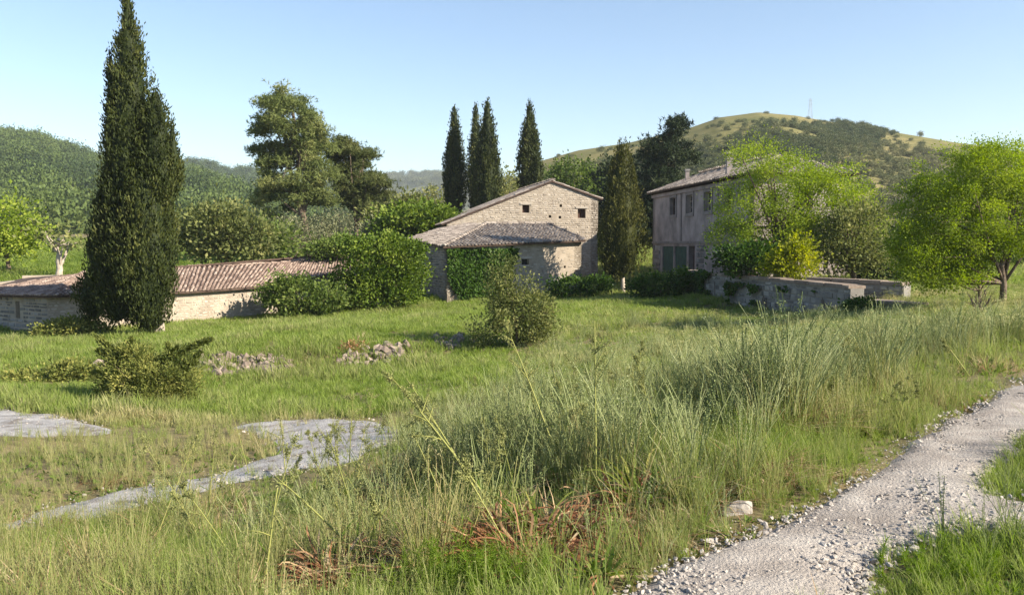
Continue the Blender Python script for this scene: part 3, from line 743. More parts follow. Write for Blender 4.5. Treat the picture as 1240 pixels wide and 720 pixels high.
for i, (a, b, z0, z1) in enumerate(dops[:2]):
    mid = (a + b) / 2
    for (x0, x1) in ((a + .01, mid - .01), (mid + .01, b - .01)):
        mb = MB(); frame_box(mb, o_, d_, n_, x0, x1, z0, z1, -.16, -.1); dr = part('door', mb, M['green_door'], villa)
        npk = 4
        for q in range(npk):
            wq = (x1 - x0) / npk; mb = MB(); frame_box(mb, o_, d_, n_, x0 + wq * q + .008, x0 + wq * (q + 1) - .008, z0 + .02, z1 - .02, -.099, -.085); part('plank', mb, M['green_door'], dr)
a, b, z0, z1 = dops[2]
mb = MB(); frame_box(mb, o_, d_, n_, a, b, z0, z1, -.36, -.32); part('door', mb, M['dark_wood'], villa)
s = MB()
for k_, (a, b) in enumerate(((.3, 1.9), (9.3, 10.6))):
    q0 = VA + vd * a; q1 = VA + vd * b
    wall_stones(s, q0, q1, -.7, [(0, 1.45), (b - a, 1.45)], sw=.55, sh=.3, proud=.06, seed=30 + k_)
part('quoin_stones', s, M['stone_shade_grey'], villa, kind='stuff')
up = .12
A_ = v3(VA - vr * .4 - vd * .4, ze + up); B_ = v3(VB - vr * .4 + vd * .4, ze + up); C_ = v3(VB + vr * (VW + .4) + vd * .4, ze + up); D_ = v3(VA + vr * (VW + .4) - vd * .4, ze + up)
RA = v3(VA + vd * 2.6 + vr * VW / 2, ze + 1.3); RB = v3(VB - vd * 2.6 + vr * VW / 2, ze + 1.3)
f1 = roof_poly(villa, A_, B_, [A_, B_, RB, RA], 'tile', 23, pitch=.24, course=.4)
f2 = roof_poly(villa, B_, C_, [B_, C_, RB], 'tile', 24, pitch=.24, course=.4)
roof_poly(villa, C_, D_, [C_, D_, RA, RB], 'tile', 25, pitch=.3, course=.5)
roof_poly(villa, D_, A_, [D_, A_, RA], 'tile', 26, pitch=.3, course=.5)
ridge(f1, B_ + np.array([0, 0, .03]), RB + np.array([0, 0, .05]), 'tile', 27); ridge(f1, RA + np.array([0, 0, .05]), RB + np.array([0, 0, .05]), 'tile', 28)
def post_on_roof(px, y0, y1, Y, wd, nm, mat):
    a = P(px, y1, Y); b = P(px, y0, Y); mb = MB(); zt = b[2]
    mb.box((a[0] - wd, Y - wd, a[2] - .6), (a[0] + wd, Y + wd, zt - .12)); ch = part(nm, mb, M[mat], f1)
    return a, zt
a, zt = post_on_roof(883, 184, 206, 46.5, .17, 'chimney', 'plaster')
mb = MB(); mb.box((a[0] - .24, 46.5 - .24, zt - .118), (a[0] + .24, 46.5 + .24, zt)); part('chimney_cap', mb, M['stone_shade_grey'], f1)
a, zt = post_on_roof(832, 205, 219, 55.5, .12, 'chimney', 'plaster')
mb = MB(); mb.box((a[0] - .17, 55.5 - .17, zt - .118), (a[0] + .17, 55.5 + .17, zt)); part('chimney_cap', mb, M['stone_shade_grey'], f1)

# ------------------------------------------------------------------ garden walls
def garden_wall(p0, p1, zb, z0, z1, label, seed, cope=True, sw=.36, sh=.2):
    p0 = np.array(p0, float); p1 = np.array(p1, float)
    w_ = thing('garden_wall', v3((p0 + p1) / 2, zb), label, 'wall')
    o, d, n, L = wall_frame(p0, p1)
    stone_wall(w_, p0, p1, zb, [(0, z0), (L, z1)], thick=.5, seed=seed, core='stone_shade_grey', stone='stone_shade_grey', sw=sw, sh=sh, proud=.035)
    u = 0; r = np.random.default_rng(seed)
    while cope and u < L - .3:
        ln = min(r.uniform(.7, 1.2), L - u); za = np.interp(u, [0, L], [z0, z1]); h = r.uniform(.10, .14); mb = MB()
        k0, k1 = -.54 + r.uniform(-.03, .03), .06 + r.uniform(-.03, .03)
        frame_box(mb, o, d, n, u + .012, u + ln - .012, za + .003, za + h, k0, k1, t=r.uniform(.3, .9)); part('coping_stone', mb, M['rubble'], w_); u += ln
    return w_
garden_wall((9.0, 43.6), (11.5, 28.0), -2.4, .02, .02, 'long shaded retaining wall of grey rubble stone below the villa garden', 41)
garden_wall((11.95, 33.4), (14.35, 30.2), -1.3, .06, .0, 'short garden wall set back behind the end of the retaining wall', 42)
garden_wall((11.9, 27.6), (13.0, 25.8), -1.5, -.42, -.5, 'knee-high stone wall at the foot of the garden corner', 43, sw=.3, sh=.17)

# ------------------------------------------------------------------ rocks
def rock_mesh(seed, flat=.6, n=2):
    import bmesh
    bm = bmesh.new(); bmesh.ops.create_icosphere(bm, subdivisions=n, radius=1.0)
    V = np.array([v.co[:] for v in bm.verts]); r = np.random.default_rng(seed)
    for k in range(13):                                   # knock flat facets off
        d = unit(r.normal(size=3)); h = r.uniform(.38, .8); dd = V @ d; V = V - np.outer(np.maximum(dd - h, 0), d)
    V = V * 1.3 * (1 + .045 * r.normal(size=(len(V), 1))) * np.array([1, r.uniform(.6, .95), flat])
    F = np.array([[v.index for v in f.verts] for f in bm.faces]); bm.free()
    return mesh_np('rock', V, [F], np.full(len(V), r.uniform(.1, .95)))
ROCKS = [rock_mesh(100 + i, f_, 1) for i, f_ in enumerate((.6, .5, .75, .65, .45, .8, .55, .7))]
BIG = [rock_mesh(140 + i, f_, 2) for i, f_ in enumerate((.5, .6, .28, .7))]
BANK = [m_.copy() for m_ in ROCKS]
for me in ROCKS + BIG: me.materials.append(M['rock'])
for me in BANK: me.materials.append(M['rubble'])
def rubble(name, label, cells, n, seed, smin, smax):
    """a tumbled dry-stone bank: each stone is a part; cells are (px0, px1, py top, py bottom)"""
    r = np.random.default_rng(seed); c0 = cells[len(cells) // 2]; b = G((c0[0] + c0[1]) / 2, c0[3])
    t = thing(name, b, label, 'stone wall')
    for k in range(n):
        q = cells[k % len(cells)]; px_ = r.uniform(q[0], q[1]); py_ = r.uniform(q[2], q[3])
        g = G(px_, py_, 60); s = r.uniform(smin, smax)
        o = bpy.data.objects.new('stone', BANK[r.integers(0, 8)]); COL.objects.link(o); o.parent = t
        o.location = Vector([float(v) for v in (g - b + np.array([0, -.04, s * .2]))]); o.rotation_euler = (r.normal(0, .5), r.normal(0, .5), r.uniform(0, 6.28)); o.scale = (s, s * r.uniform(.8, 1.1), s)
    return t
rubble('dry_stone_bank', 'long tumbled dry stone bank between the two green fields, beside the juniper', [(243, 275, 432, 452), (262, 300, 433, 455), (290, 330, 433, 455), (320, 350, 435, 450)], 150, 5, .1, .25)
rubble('dry_stone_bank', 'dry stone bank with pinkish stones beside the reddish bush', [(440, 470, 422, 445), (462, 502, 416, 440), (410, 445, 430, 446)], 95, 6, .1, .23)
rubble('dry_stone_bank', 'small heap of pale stones close to the leafy shrub in the field', [(528, 560, 408, 422)], 26, 7, .1, .22)
def rock(px, py, s, me, label, rz=0., group=None, tilt=.1, flat=1.0):
    g = G(px, py); o = bpy.data.objects.new('rock', me); COL.objects.link(o)
    o.location = Vector([float(v) for v in g + np.array([0, 0, s * .22 * flat])]); o.rotation_euler = (tilt, tilt * .5, rz); o.scale = (s, s, s * flat)
    return tag(o, label, 'rock', group)
rock(890, 622, .105, BIG[1], 'white angular limestone rock in the grass at the path edge', .3)
rock(860, 658, .05, BIG[0], 'small white stone in the grass below the white limestone rock', 1.0)
rock(112, 706, .15, BIG[2], 'flat pale rock slab half buried in the grass of the bank above the track', .4)
rock(350, 716, .07, BIG[3], 'bluish white stone under the dead brown leaves', .9)
rock(118, 446, .3, BANK[3], 'large grey boulder beside the juniper bush', .5)
rock(706, 398, .28, BIG[0], 'pale flat stone lying in the shaded grass beyond the leafy shrub', .2)
for i in range(34):
    t_ = random.random(); ex = [(790, 700), (880, 660), (960, 628), (1010, 600), (1060, 570), (1130, 520), (1190, 490)]
    k = min(int(t_ * 6), 5); f = t_ * 6 - k; off = random.gauss(25, 16)
    px_ = ex[k][0] + (ex[k + 1][0] - ex[k][0]) * f + off * .7; py_ = ex[k][1] + (ex[k + 1][1] - ex[k][1]) * f + off * .5
    if py_ > 716: continue
    rock(px_, py_, random.uniform(.025, .055) * (1 if py_ > 560 else 1.3), ROCKS[i % 8], 'fist-sized grey stone lying along the grassy edge of the gravel path', random.uniform(0, 6), 'stones along the path edge', .3)
# loose gravel
peb = [rock_mesh(200 + i, f_, 1) for i, f_ in enumerate((.6, .42, .7, .5, .75, .55))]
library('gravel_stone', peb, M['pebble'])
def gravel(name, poly, n, xr, yr, s0, s1, pw):
    y = yr[0] + (yr[1] - yr[0]) * rng.random(n) ** pw; x = rng.uniform(xr[0], xr[1], n)
    z = H(x, y); px, py = proj(np.stack([x, y, z], 1)); px2 = px + rng.normal(0, 12, n); py2 = py + rng.normal(0, 7, n)
    k = inpoly(px2, py2, poly) & (px > -200) & (px < 1450); x, y, z = x[k], y[k], z[k]; m = len(x)
    s = s0 + (s1 - s0) * rng.random(m) ** 3.2; s = s * (1 + np.clip(y - 6, 0, 30) * .05)
    cl = wnoise(x, y, 2.2, 77, 2); s = s * (1 + .45 * cl)
    return scatter(name, 'gravel_stone', np.stack([x, y, z + .035 + s * .1], 1), rng.uniform(-.5, .5, (m, 3)) * np.array([1, 1, 12]), np.stack([s, s, s], 1), rng.random(m), rng.integers(0, 6, m))
gravel('loose_gravel', PATH, 190000, (0, 9), (2.8, 16), .004, .021, 1.5)
gravel('track_gravel', TRACK_B, 26000, (-12, 0), (7, 18), .005, .02, 1.0)
gravel('track_gravel', TRACK_A, 14000, (-14, -3), (12, 20), .006, .022, 1.0)

# ------------------------------------------------------------------ trees
def pxb(px, py, rx, ry, Y, rd=None):
    c = P(px, py, Y); k = Y / FPX; return c, np.array([rx * k, (rd or rx) * k, ry * k])
def leafy(mb, blobs, ncl, nl, cs, L, W, shell=.55, up=.25, t0=.5, tv=.2, kind='card'):
    vol = np.array([np.prod(r) ** (2 / 3) for _, r in blobs]); vol /= vol.sum(); centres = []
    for (c, r), wv in zip(blobs, vol):
        m = max(3, int(ncl * wv)); d = runit(m); cc = c + d * r * (shell + (1 - shell) * rng.random((m, 1)) ** .6)
        centres.append(cc); ct = np.clip(rng.normal(t0, tv, m), 0, 1)
        k = np.repeat(np.arange(m), nl); n = len(k)
        sz = cs * rng.uniform(.6, 1.35, m)
        p = cc[k] + rng.normal(size=(n, 3)) * sz[k][:, None] * np.array([1, 1, .75])
        D = unit(.6 * unit(p - cc[k]) + .5 * d[k] + np.array([0, 0, up]) + rng.normal(size=(n, 3)) * .45)
        t = np.clip(ct[k] + rng.normal(0, .12, n), 0, 1)
        if kind == 'card':
            mb.cards(p, D, perp(D), L * rng.uniform(.6, 1.3, n), W * rng.uniform(.7, 1.2, n), t, fold=.25)
        else:
            mb.tris(p, D, perp(D), L * rng.uniform(.6, 1.3, n), W, t)
    return np.concatenate(centres)
def limbs(mb, base, top, r0, targets, nb=8, bend=.25, seed=0):
    r = np.random.default_rng(seed); base = np.array(base, float) - np.array([0, 0, .25]); top = np.array(top, float)
    s = np.linspace(0, 1, 7)[:, None]; wob = np.concatenate([np.zeros((1, 3)), np.cumsum(r.normal(size=(6, 3)), 0)]) * np.linalg.norm(top - base) * .018 * np.array([1, 1, .2])
    tp = base + (top - base) * s + wob; rr = r0 * np.linspace(1.12, .4, 7); rr[0] *= 1.25
    mb.tube(tp, rr, 8)
    pick = targets[r.permutation(len(targets))[:nb]]
    for q in pick:
        k = r.integers(2, 6); a = tp[k]; m = (a + q) / 2 + np.array([0, 0, -bend * .3]) + r.normal(size=3) * bend * .3
        u = np.linspace(0, 1, 5)[:, None]; pts = (1 - u) ** 2 * a + 2 * u * (1 - u) * m + u ** 2 * q
        mb.tube(pts, rr[k] * np.linspace(.55, .12, 5), 5)
def tree(name, label, cat, base, blobs, mat, ncl, nl, cs, L, W, r0, bark='bark', top=None, nb=8, seed=0, group=None, shell=.55, kind='card', up=.25, t0=.5, tv=.2, crown='crown', stem='trunk', extra=None):
    t = thing(name, base, label, cat, group); mb = MB()
    cc = leafy(mb, blobs, ncl, nl, cs, L, W, shell, up, t0, tv, kind)
    if extra: extra(mb)
    tk = MB(); ctop = np.mean([c for c, _ in blobs], 0) if top is None else top
    limbs(tk, base, ctop, r0, cc, nb, .3, seed); part(stem, tk, M[bark], t, smooth=True); part(crown, mb, M[mat], t); return t
def prof(t, pk, tip=.75):
    return np.where(t < pk, np.sqrt(np.clip(1 - ((pk - t) / pk) ** 2, 0, 1)) * .96 + .04 * t / pk, np.clip((1 - t) / (1 - pk), 0, 1) ** tip)
def cypress(name, label, base, lobes, mat, trunk_r, density=70, L=.26, W=.06, group=None, ztop_trunk=None):
    """lobes: (x, y, z0, z1, rmax, peak, tip)"""
    t = thing(name, base, label, 'tree', group); mb = MB()
    for (x, y, z0, z1, rm, pk, tip) in lobes:
        h = z1 - z0; kc = 13; nc = int(density * 2 * math.pi * rm * h * .62 / kc)
        q_ = rng.random(nc * 3); q_ = q_[rng.random(nc * 3) < prof(q_, pk, tip) + .05][:nc]; nc = len(q_)
        tc = rng.uniform(0, 6.283, nc); seed_ = int(abs(x * 37 + y * 11)) % 97
        lc = .16 * wnoise(tc * rm, q_ * h * .35, 2.2, seed_, 3) + .05 * wnoise(tc * rm, q_ * h, 8, seed_ + 1, 2)
        rc_ = rm * prof(q_, pk, tip) * (1 + lc * 1.3) * (1 - .38 * rng.random(nc) ** 1.6) + .07 * (rng.random(nc) < .12)
        radc = np.stack([np.cos(tc), np.sin(tc), np.zeros(nc)], 1)
        cc_ = np.array([x, y, z0]) + radc * rc_[:, None] + np.array([0, 0, 1.]) * (q_ * h)[:, None]
        k_ = np.repeat(np.arange(nc), kc); n = len(k_); rad = radc[k_]
        p = cc_[k_] + rng.normal(size=(n, 3)) * L * np.array([.42, .42, 1.0]) - rad * rng.random((n, 1)) * L * .6
        D = unit(rad * rng.uniform(.1, .6, (n, 1)) + np.array([0, 0, 1.]) + rng.normal(size=(n, 3)) * .3)
        tn = np.clip(.45 + lc[k_] * 1.8 + rng.normal(0, .14, nc)[k_] + rng.normal(0, .06, n), 0, 1)
        mb.cards(p - D * L * .5, D, perp(D), L * rng.uniform(.6, 1.4, n), W * rng.uniform(.7, 1.3, n), tn, fold=.2)
        rings, sd = 16, 14; ss = np.linspace(.02, .97, rings); tt = np.arange(sd) * 6.283 / sd      # opaque inner core, shade between the sprays put into its dark tint
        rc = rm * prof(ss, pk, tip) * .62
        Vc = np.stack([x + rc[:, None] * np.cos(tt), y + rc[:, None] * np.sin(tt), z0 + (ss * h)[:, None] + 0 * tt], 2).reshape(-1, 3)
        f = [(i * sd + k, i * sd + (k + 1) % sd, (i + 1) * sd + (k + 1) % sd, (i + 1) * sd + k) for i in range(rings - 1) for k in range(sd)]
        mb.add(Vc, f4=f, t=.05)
    tk = MB(); b = np.array(base, float); zt = ztop_trunk or lobes[0][3] - (lobes[0][3] - lobes[0][2]) * .4
    pts = np.array([b - [0, 0, .3], b + [.0, 0, .4], b * .5 + .5 * np.array([lobes[0][0], lobes[0][1], (b[2] + lobes[0][2])]), [lobes[0][0], lobes[0][1], zt]])
    pts[2][2] = lobes[0][2] + .6
    tk.tube(pts, [trunk_r * 1.2, trunk_r, trunk_r * .85, trunk_r * .3], 9)
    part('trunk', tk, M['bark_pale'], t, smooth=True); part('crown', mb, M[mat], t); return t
def lobe(px, ytop, ybot, rpx, Y, pk, tip, dY=0.):
    a = P(px, ytop, Y); b = P(px, ybot, Y); return (float((a[0] + b[0]) / 2), Y + dY, float(b[2]), float(a[2]), rpx * Y / FPX, pk, tip)

Yc = 33.0; cb = at(188, Yc)
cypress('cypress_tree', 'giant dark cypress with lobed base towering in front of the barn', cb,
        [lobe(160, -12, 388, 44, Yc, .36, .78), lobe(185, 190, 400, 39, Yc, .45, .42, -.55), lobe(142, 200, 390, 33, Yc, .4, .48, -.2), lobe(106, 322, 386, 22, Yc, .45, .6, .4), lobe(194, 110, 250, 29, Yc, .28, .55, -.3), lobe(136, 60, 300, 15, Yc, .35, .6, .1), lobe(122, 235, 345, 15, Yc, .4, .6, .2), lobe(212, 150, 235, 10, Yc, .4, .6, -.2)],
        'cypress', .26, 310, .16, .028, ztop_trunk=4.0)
b = at(755, 45)
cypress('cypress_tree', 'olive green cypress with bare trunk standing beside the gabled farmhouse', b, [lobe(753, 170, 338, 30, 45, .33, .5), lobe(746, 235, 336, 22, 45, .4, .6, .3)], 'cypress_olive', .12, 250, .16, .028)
for px_, yt, yb, r, Y, lab in ((551, 127, 262, 13, 76, 'slim cypress at the pine end of the row behind the farmhouse roof'), (576, 126, 262, 10, 80, 'very slim dark cypress tucked behind a broader one in the row'),
                               (590, 118, 262, 16, 74, 'tallest broad cypress of the row behind the farmhouse roof'), (641, 123, 245, 14, 75, 'twin-tipped cypress right behind the farmhouse ridge')):
    lob = [lobe(px_, yt, yb, r * 1.15, Y, .35, .7)]
    if px_ == 641: lob.append(lobe(648, 158, 245, 10, Y, .4, .7, -.4))
    if px_ == 551: lob.append(lobe(545, 165, 262, 8, Y, .4, .7, -.3))
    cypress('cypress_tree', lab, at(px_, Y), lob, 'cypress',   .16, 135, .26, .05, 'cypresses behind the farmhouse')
# pines
def needles(mb, centres, k, L, W, t):
    n = len(centres) * k; c = np.repeat(np.arange(len(centres)), k)
    D = unit(rng.normal(size=(n, 3)) + np.array([0, 0, .35])); mb.tris(centres[c], D, perp(D), L * rng.uniform(.7, 1.2, n), W, np.clip(t[c] + rng.normal(0, .1, n), 0, 1))
def pine(label, base, blobs, mat, ncl, ntuft, cs, L, W, r0, top, nb, seed, nk=9, group=None, name='pine_tree', tv=.2):
    t = thing(name, base, label, 'tree', group); mb = MB(); vol = np.array([np.prod(r) ** (2 / 3) for _, r in blobs]); vol /= vol.sum(); allc = []
    for (c, r), wv in zip(blobs, vol):
        m = max(3, int(ncl * wv)); d = runit(m); cc = c + d * r * (.3 + .75 * rng.random((m, 1)) ** .5); allc.append(cc)
        k = np.repeat(np.arange(m), ntuft); ct = np.clip(rng.normal(.5, tv, m), 0, 1)
        p = cc[k] + rng.normal(size=(len(k), 3)) * cs * np.array([1, 1, .55]); needles(mb, p, nk, L, W, ct[k])
    allc = np.concatenate(allc); tk = MB(); limbs(tk, base, top, r0, allc, nb, .5, seed)
    part('trunk', tk, M['bark'], t, smooth=True); part('crown', mb, M[mat], t); return t
Y = 68
pine('tall pine with airy rounded crown standing beyond the barn roof', at(372, Y), [pxb(*a, Y) for a in ((350, 150, 40, 38), (325, 178, 20, 28), (388, 188, 24, 34), (350, 215, 38, 40), (388, 246, 20, 22), (330, 245, 18, 22), (345, 125, 22, 16), (375, 165, 26, 28))],
     'pine', 150, 84, .4, .3, .03, .3, P(350, 135, Y), 22, 3, nk=8)
Y = 72
pine('smaller leaning pine with dark trunk next to the tall pine', at(430, Y), [pxb(*a, Y) for a in ((430, 190, 22, 18), (450, 225, 20, 18), (425, 222, 20, 26), (442, 245, 16, 16), (412, 185, 16, 18), (462, 238, 9, 9))],
     'pine_dark', 90, 84, .38, .3, .03, .24, P(436, 195, Y), 16, 4, nk=8)
Y = 68
pine('ragged blackish conifer behind the villa roof', at(806, Y), [pxb(*a, Y) for a in ((806, 195, 22, 26), (818, 165, 14, 20), (822, 148, 5, 10), (795, 225, 24, 26), (788, 180, 10, 14), (810, 260, 28, 28), (785, 270, 20, 26), (835, 190, 10, 10))],
     'conifer', 150, 46, .38, .34, .035, .26, P(815, 160, Y), 18, 5, nk=9, name='conifer_tree')
# trees beyond the buildings
def bt(px, Y, blobs, mat, label, name='tree', ncl=60, nl=40, cs=.5, L=.3, W=.11, r0=.15, bark='bark', seed=0, group=None, nb=9, topy=None, cat='tree', **kw):
    bl = [pxb(*a, Y) for a in blobs]; top = None if topy is None else P(px, topy, Y)
    return tree(name, label, cat, at(px, Y), bl, M and mat, ncl, nl, cs, L, W, r0, bark, top, nb, seed, group, **kw)
bt(8, 58, ((5, 268, 32, 26), (-25, 280, 30, 30), (30, 285, 20, 18), (10, 295, 30, 14)), 'lime', 'bright green leafy tree in the meadow behind the barn', ncl=90, nl=42, seed=11, topy=270)
bt(69, 54, ((72, 284, 22, 11), (90, 288, 12, 9), (55, 284, 12, 9)), 'dull', 'half-bare tree with whitish forked trunk behind the barn', ncl=16, nl=18, cs=.4, r0=.22, bark='bark_pale', seed=12, topy=288, nb=14, group=None)
bt(272, 56, ((270, 285, 34, 26), (240, 285, 26, 24), (305, 290, 28, 24), (265, 265, 30, 14)), 'dull', 'dense dark green tree clump just behind the barn ridge', ncl=130, nl=45, seed=13, tv=.28, t0=.4)
bt(335, 62, ((335, 290, 22, 18), (318, 298, 16, 14)), 'broad', 'round green bush between the dark clump and the olives', ncl=50, nl=38, seed=14, name='bush', cat='bush', r0=.08)
k = 0
for px_, Y, rx, ry in ((352, 66, 30, 20), (385, 70, 28, 18), (318, 78, 26, 18), (415, 84, 26, 15), (470, 88, 24, 12), (455, 62, 16, 12)):
    k += 1; zc_ = 283 if Y < 72 else 272
    bt(px_, Y, ((px_, zc_, rx, ry), (px_ - rx * .5, zc_ + 6, rx * .6, ry * .7), (px_ + rx * .55, zc_ + 5, rx * .55, ry * .7)), 'olive', 'silvery olive tree in the grove below the pines', 'olive_tree', ncl=60, nl=36, L=.26, W=.06, seed=20 + k, group='olive trees below the pines')
bt(500, 60, ((500, 268, 34, 14), (530, 266, 26, 10), (475, 276, 20, 12), (545, 275, 12, 8), (515, 262, 18, 8)), 'ivy_bright', 'bright green thicket spreading behind the lean-to roof', ncl=140, nl=46, seed=15, name='thicket', cat='bush', r0=.1)
bt(455, 66, ((465, 262, 20, 10), (490, 246, 14, 8)), 'dull', 'low brownish bush beyond the green thicket', ncl=40, nl=38, seed=16, name='bush', cat='bush', r0=.08)
bt(520, 92, ((505, 245, 18, 9), (528, 240, 20, 10), (478, 250, 16, 8)), 'dull', 'rust-tinged scrub left of the cypress row', ncl=60, nl=36, seed=17, name='bush', cat='bush', r0=.1, t0=.75)
bt(616, 88, ((616, 222, 14, 14), (612, 240, 16, 14)), 'dull', 'rounded rusty tree between the cypresses behind the ridge', ncl=40, nl=38, seed=18, r0=.12, t0=.8)
bt(700, 82, ((695, 212, 24, 18), (672, 215, 14, 12), (722, 222, 18, 16), (700, 235, 30, 20)), 'broad', 'round green tree behind the far slope of the gabled farmhouse', ncl=110, nl=42, seed=19, r0=.16, t0=.35)
bt(742, 72, ((745, 235, 26, 40), (765, 215, 18, 26), (728, 270, 16, 34), (780, 250, 16, 40)), 'conifer', 'black-green evergreen filling the gap behind the olive green cypress', ncl=130, nl=46, seed=20, r0=.18)
# trees round the villa
bt(945, 38.5, ((915, 195, 34, 22), (950, 215, 40, 30), (900, 250, 34, 34), (975, 245, 48, 40), (930, 275, 50, 36), (885, 290, 24, 22), (1015, 215, 26, 22), (1030, 245, 26, 26), (985, 290, 34, 26), (1005, 262, 38, 36), (960, 292, 40, 28), (1045, 272, 24, 28), (925, 176, 12, 8)),
   'lime', 'large airy yellow-green tree hiding the end of the villa', ncl=430, nl=110, cs=.28, L=.095, W=.032, r0=.2, seed=31, topy=235, nb=28, t0=.42, tv=.17)
bt(962, 34.5, ((962, 318, 24, 18), (945, 325, 16, 12), (968, 296, 12, 10)), 'yellow', 'bright yellow-green bush behind the retaining wall', 'bush', ncl=70, nl=44, cs=.22, L=.15, W=.06, r0=.05, seed=32, cat='bush')
bt(905, 36.5, ((905, 312, 22, 16), (885, 318, 16, 12), (925, 315, 16, 14)), 'ivy', 'dark leafy bush under the airy tree behind the retaining wall', 'bush', ncl=70, nl=44, cs=.25, L=.18, W=.07, r0=.05, seed=33, cat='bush')
bt(1035, 36.5, ((1030, 290, 36, 32), (1060, 300, 24, 28), (1005, 310, 24, 24), (1040, 262, 24, 14)), 'dull', 'dull olive tree with fine twigs behind the set-back garden wall', ncl=160, nl=40, cs=.3, L=.16, W=.055, r0=.12, seed=34, nb=20)
bt(1080, 40, ((1078, 310, 18, 28), (1060, 322, 18, 16), (1095, 318, 16, 20)), 'conifer', 'dark bush in shade between the olive tree and the round-crowned tree', 'bush', ncl=80, nl=44, cs=.3, L=.2, W=.07, r0=.07, seed=35, cat='bush')
bt(1225, 44, ((1230, 330, 26, 20), (1260, 320, 30, 26), (1200, 340, 18, 10)), 'broad', 'green bush beyond the trunk of the round-crowned tree', 'bush', ncl=70, nl=42, cs=.35, L=.22, W=.08, r0=.07, seed=36, cat='bush')
Y = 24.0
tb = [(1108, 328, 28, 18), (1150, 338, 30, 12), (1212, 298, 34, 20), (1175, 300, 34, 26), (1120, 300, 40, 38), (1160, 215, 50, 34), (1205, 205, 50, 32), (1115, 255, 36, 36), (1160, 265, 50, 46), (1215, 260, 48, 50), (1255, 230, 40, 46), (1100, 290, 26, 30), (1135, 318, 38, 26), (1170, 322, 30, 20), (1255, 285, 24, 20), (1170, 186, 24, 14), (1225, 185, 26, 14), (1290, 250, 36, 50)]
bt(1215, Y, tb, 'lime', 'dense round-crowned lime green tree with dark trunk at the meadow edge', ncl=640, nl=150, cs=.16, L=.056, W=.021, r0=.1, seed=37, topy=262, nb=30, t0=.4, tv=.17, shell=.35)
bt(1186, 25.5, ((1150, 330, 26, 16), (1180, 318, 26, 16), (1160, 300, 26, 18)), 'lime', 'young thin-trunked tree leaning under the round-crowned tree', ncl=60, nl=70, cs=.2, L=.085, W=.03, r0=.06, seed=38, topy=300, nb=8, t0=.4)
# shrubs and ivy by the buildings
bt(455, 42, ((450, 322, 32, 30), (482, 322, 30, 30), (430, 354, 26, 20), (465, 352, 38, 22), (458, 300, 36, 10), (502, 332, 12, 30), (428, 294, 9, 7), (472, 290, 12, 7), (505, 302, 8, 12), (412, 338, 10, 14)), 'ivy_bright', 'large ivy-smothered ruin between the barn and the lean-to house', 'ivy_mound', ncl=360, nl=60, cs=.24, L=.14, W=.06, r0=.2, seed=41, bark='bark_pale', cat='bush', shell=.75, t0=.45, tv=.25, crown='foliage')
bt(365, 40, ((362, 358, 34, 20), (335, 355, 20, 16), (395, 360, 24, 18), (350, 343, 20, 10)), 'broad', 'spreading dark shrub against the end of the barn wall', 'shrub', ncl=150, nl=42, cs=.22, L=.17, W=.06, r0=.06, seed=42, cat='bush', t0=.42, tv=.25, crown='foliage', stem='stem')
bt(395, 47, ((400, 302, 24, 10), (420, 296, 18, 8)), 'broad', 'green shrub growing over the high end of the barn roof', 'shrub', ncl=60, nl=42, cs=.25, L=.18, W=.07, r0=.06, seed=43, cat='bush', crown='foliage', stem='stem')
bt(625, 24.5, ((625, 385, 40, 28), (608, 360, 20, 22), (640, 375, 28, 26), (590, 405, 16, 16), (612, 338, 12, 16), (650, 395, 24, 18), (600, 345, 10, 14), (604, 322, 6, 12), (642, 346, 7, 10), (574, 398, 9, 9), (664, 378, 8, 10), (618, 320, 4, 10)), 'dull', 'leafy grey-green shrub in the field in front of the lean-to house', 'shrub', ncl=210, nl=52, cs=.14, L=.09, W=.026, r0=.05, seed=44, nb=16, cat='bush', t0=.45, tv=.28, crown='foliage', stem='stem')
bt(700, 44, ((690, 347, 24, 9), (720, 346, 18, 9)), 'ivy', 'dark low shrub at the foot of the lean-to house', 'shrub', ncl=60, nl=42, cs=.2, L=.16, W=.06, r0=.04, seed=45, cat='bush', crown='foliage', stem='stem')
bt(800, 42, ((800, 346, 30, 12), (775, 350, 14, 9), (825, 340, 14, 10)), 'ivy', 'dark shaded brambles between the cypress trunk and the retaining wall', 'shrub', ncl=80, nl=42, cs=.2, L=.16, W=.06, r0=.04, seed=46, cat='bush', crown='foliage', stem='stem')
bt(1045, 26.6, ((1045, 372, 18, 10), (1030, 376, 10, 8)), 'ivy', 'low dark weeds at the corner of the retaining wall', 'shrub', ncl=50, nl=40, cs=.1, L=.1, W=.035, r0=.02, seed=47, cat='bush', crown='foliage', stem='stem')
bt(90, 33.5, ((92, 397, 26, 10), (65, 402, 20, 8), (120, 400, 16, 8)), 'juniper', 'low bramble bush in front of the barn corner', 'shrub', ncl=110, nl=40, cs=.16, L=.13, W=.045, r0=.04, seed=48, cat='bush', crown='foliage', stem='stem')
bt(432, 24.3, ((430, 428, 20, 12), (420, 435, 14, 8)), 'dry', 'reddish dry bush on the stone bank', 'shrub', ncl=90, nl=30, cs=.1, L=.08, W=.02, r0=.02, seed=49, cat='bush', t0=.7, tv=.2, crown='foliage', stem='stem')
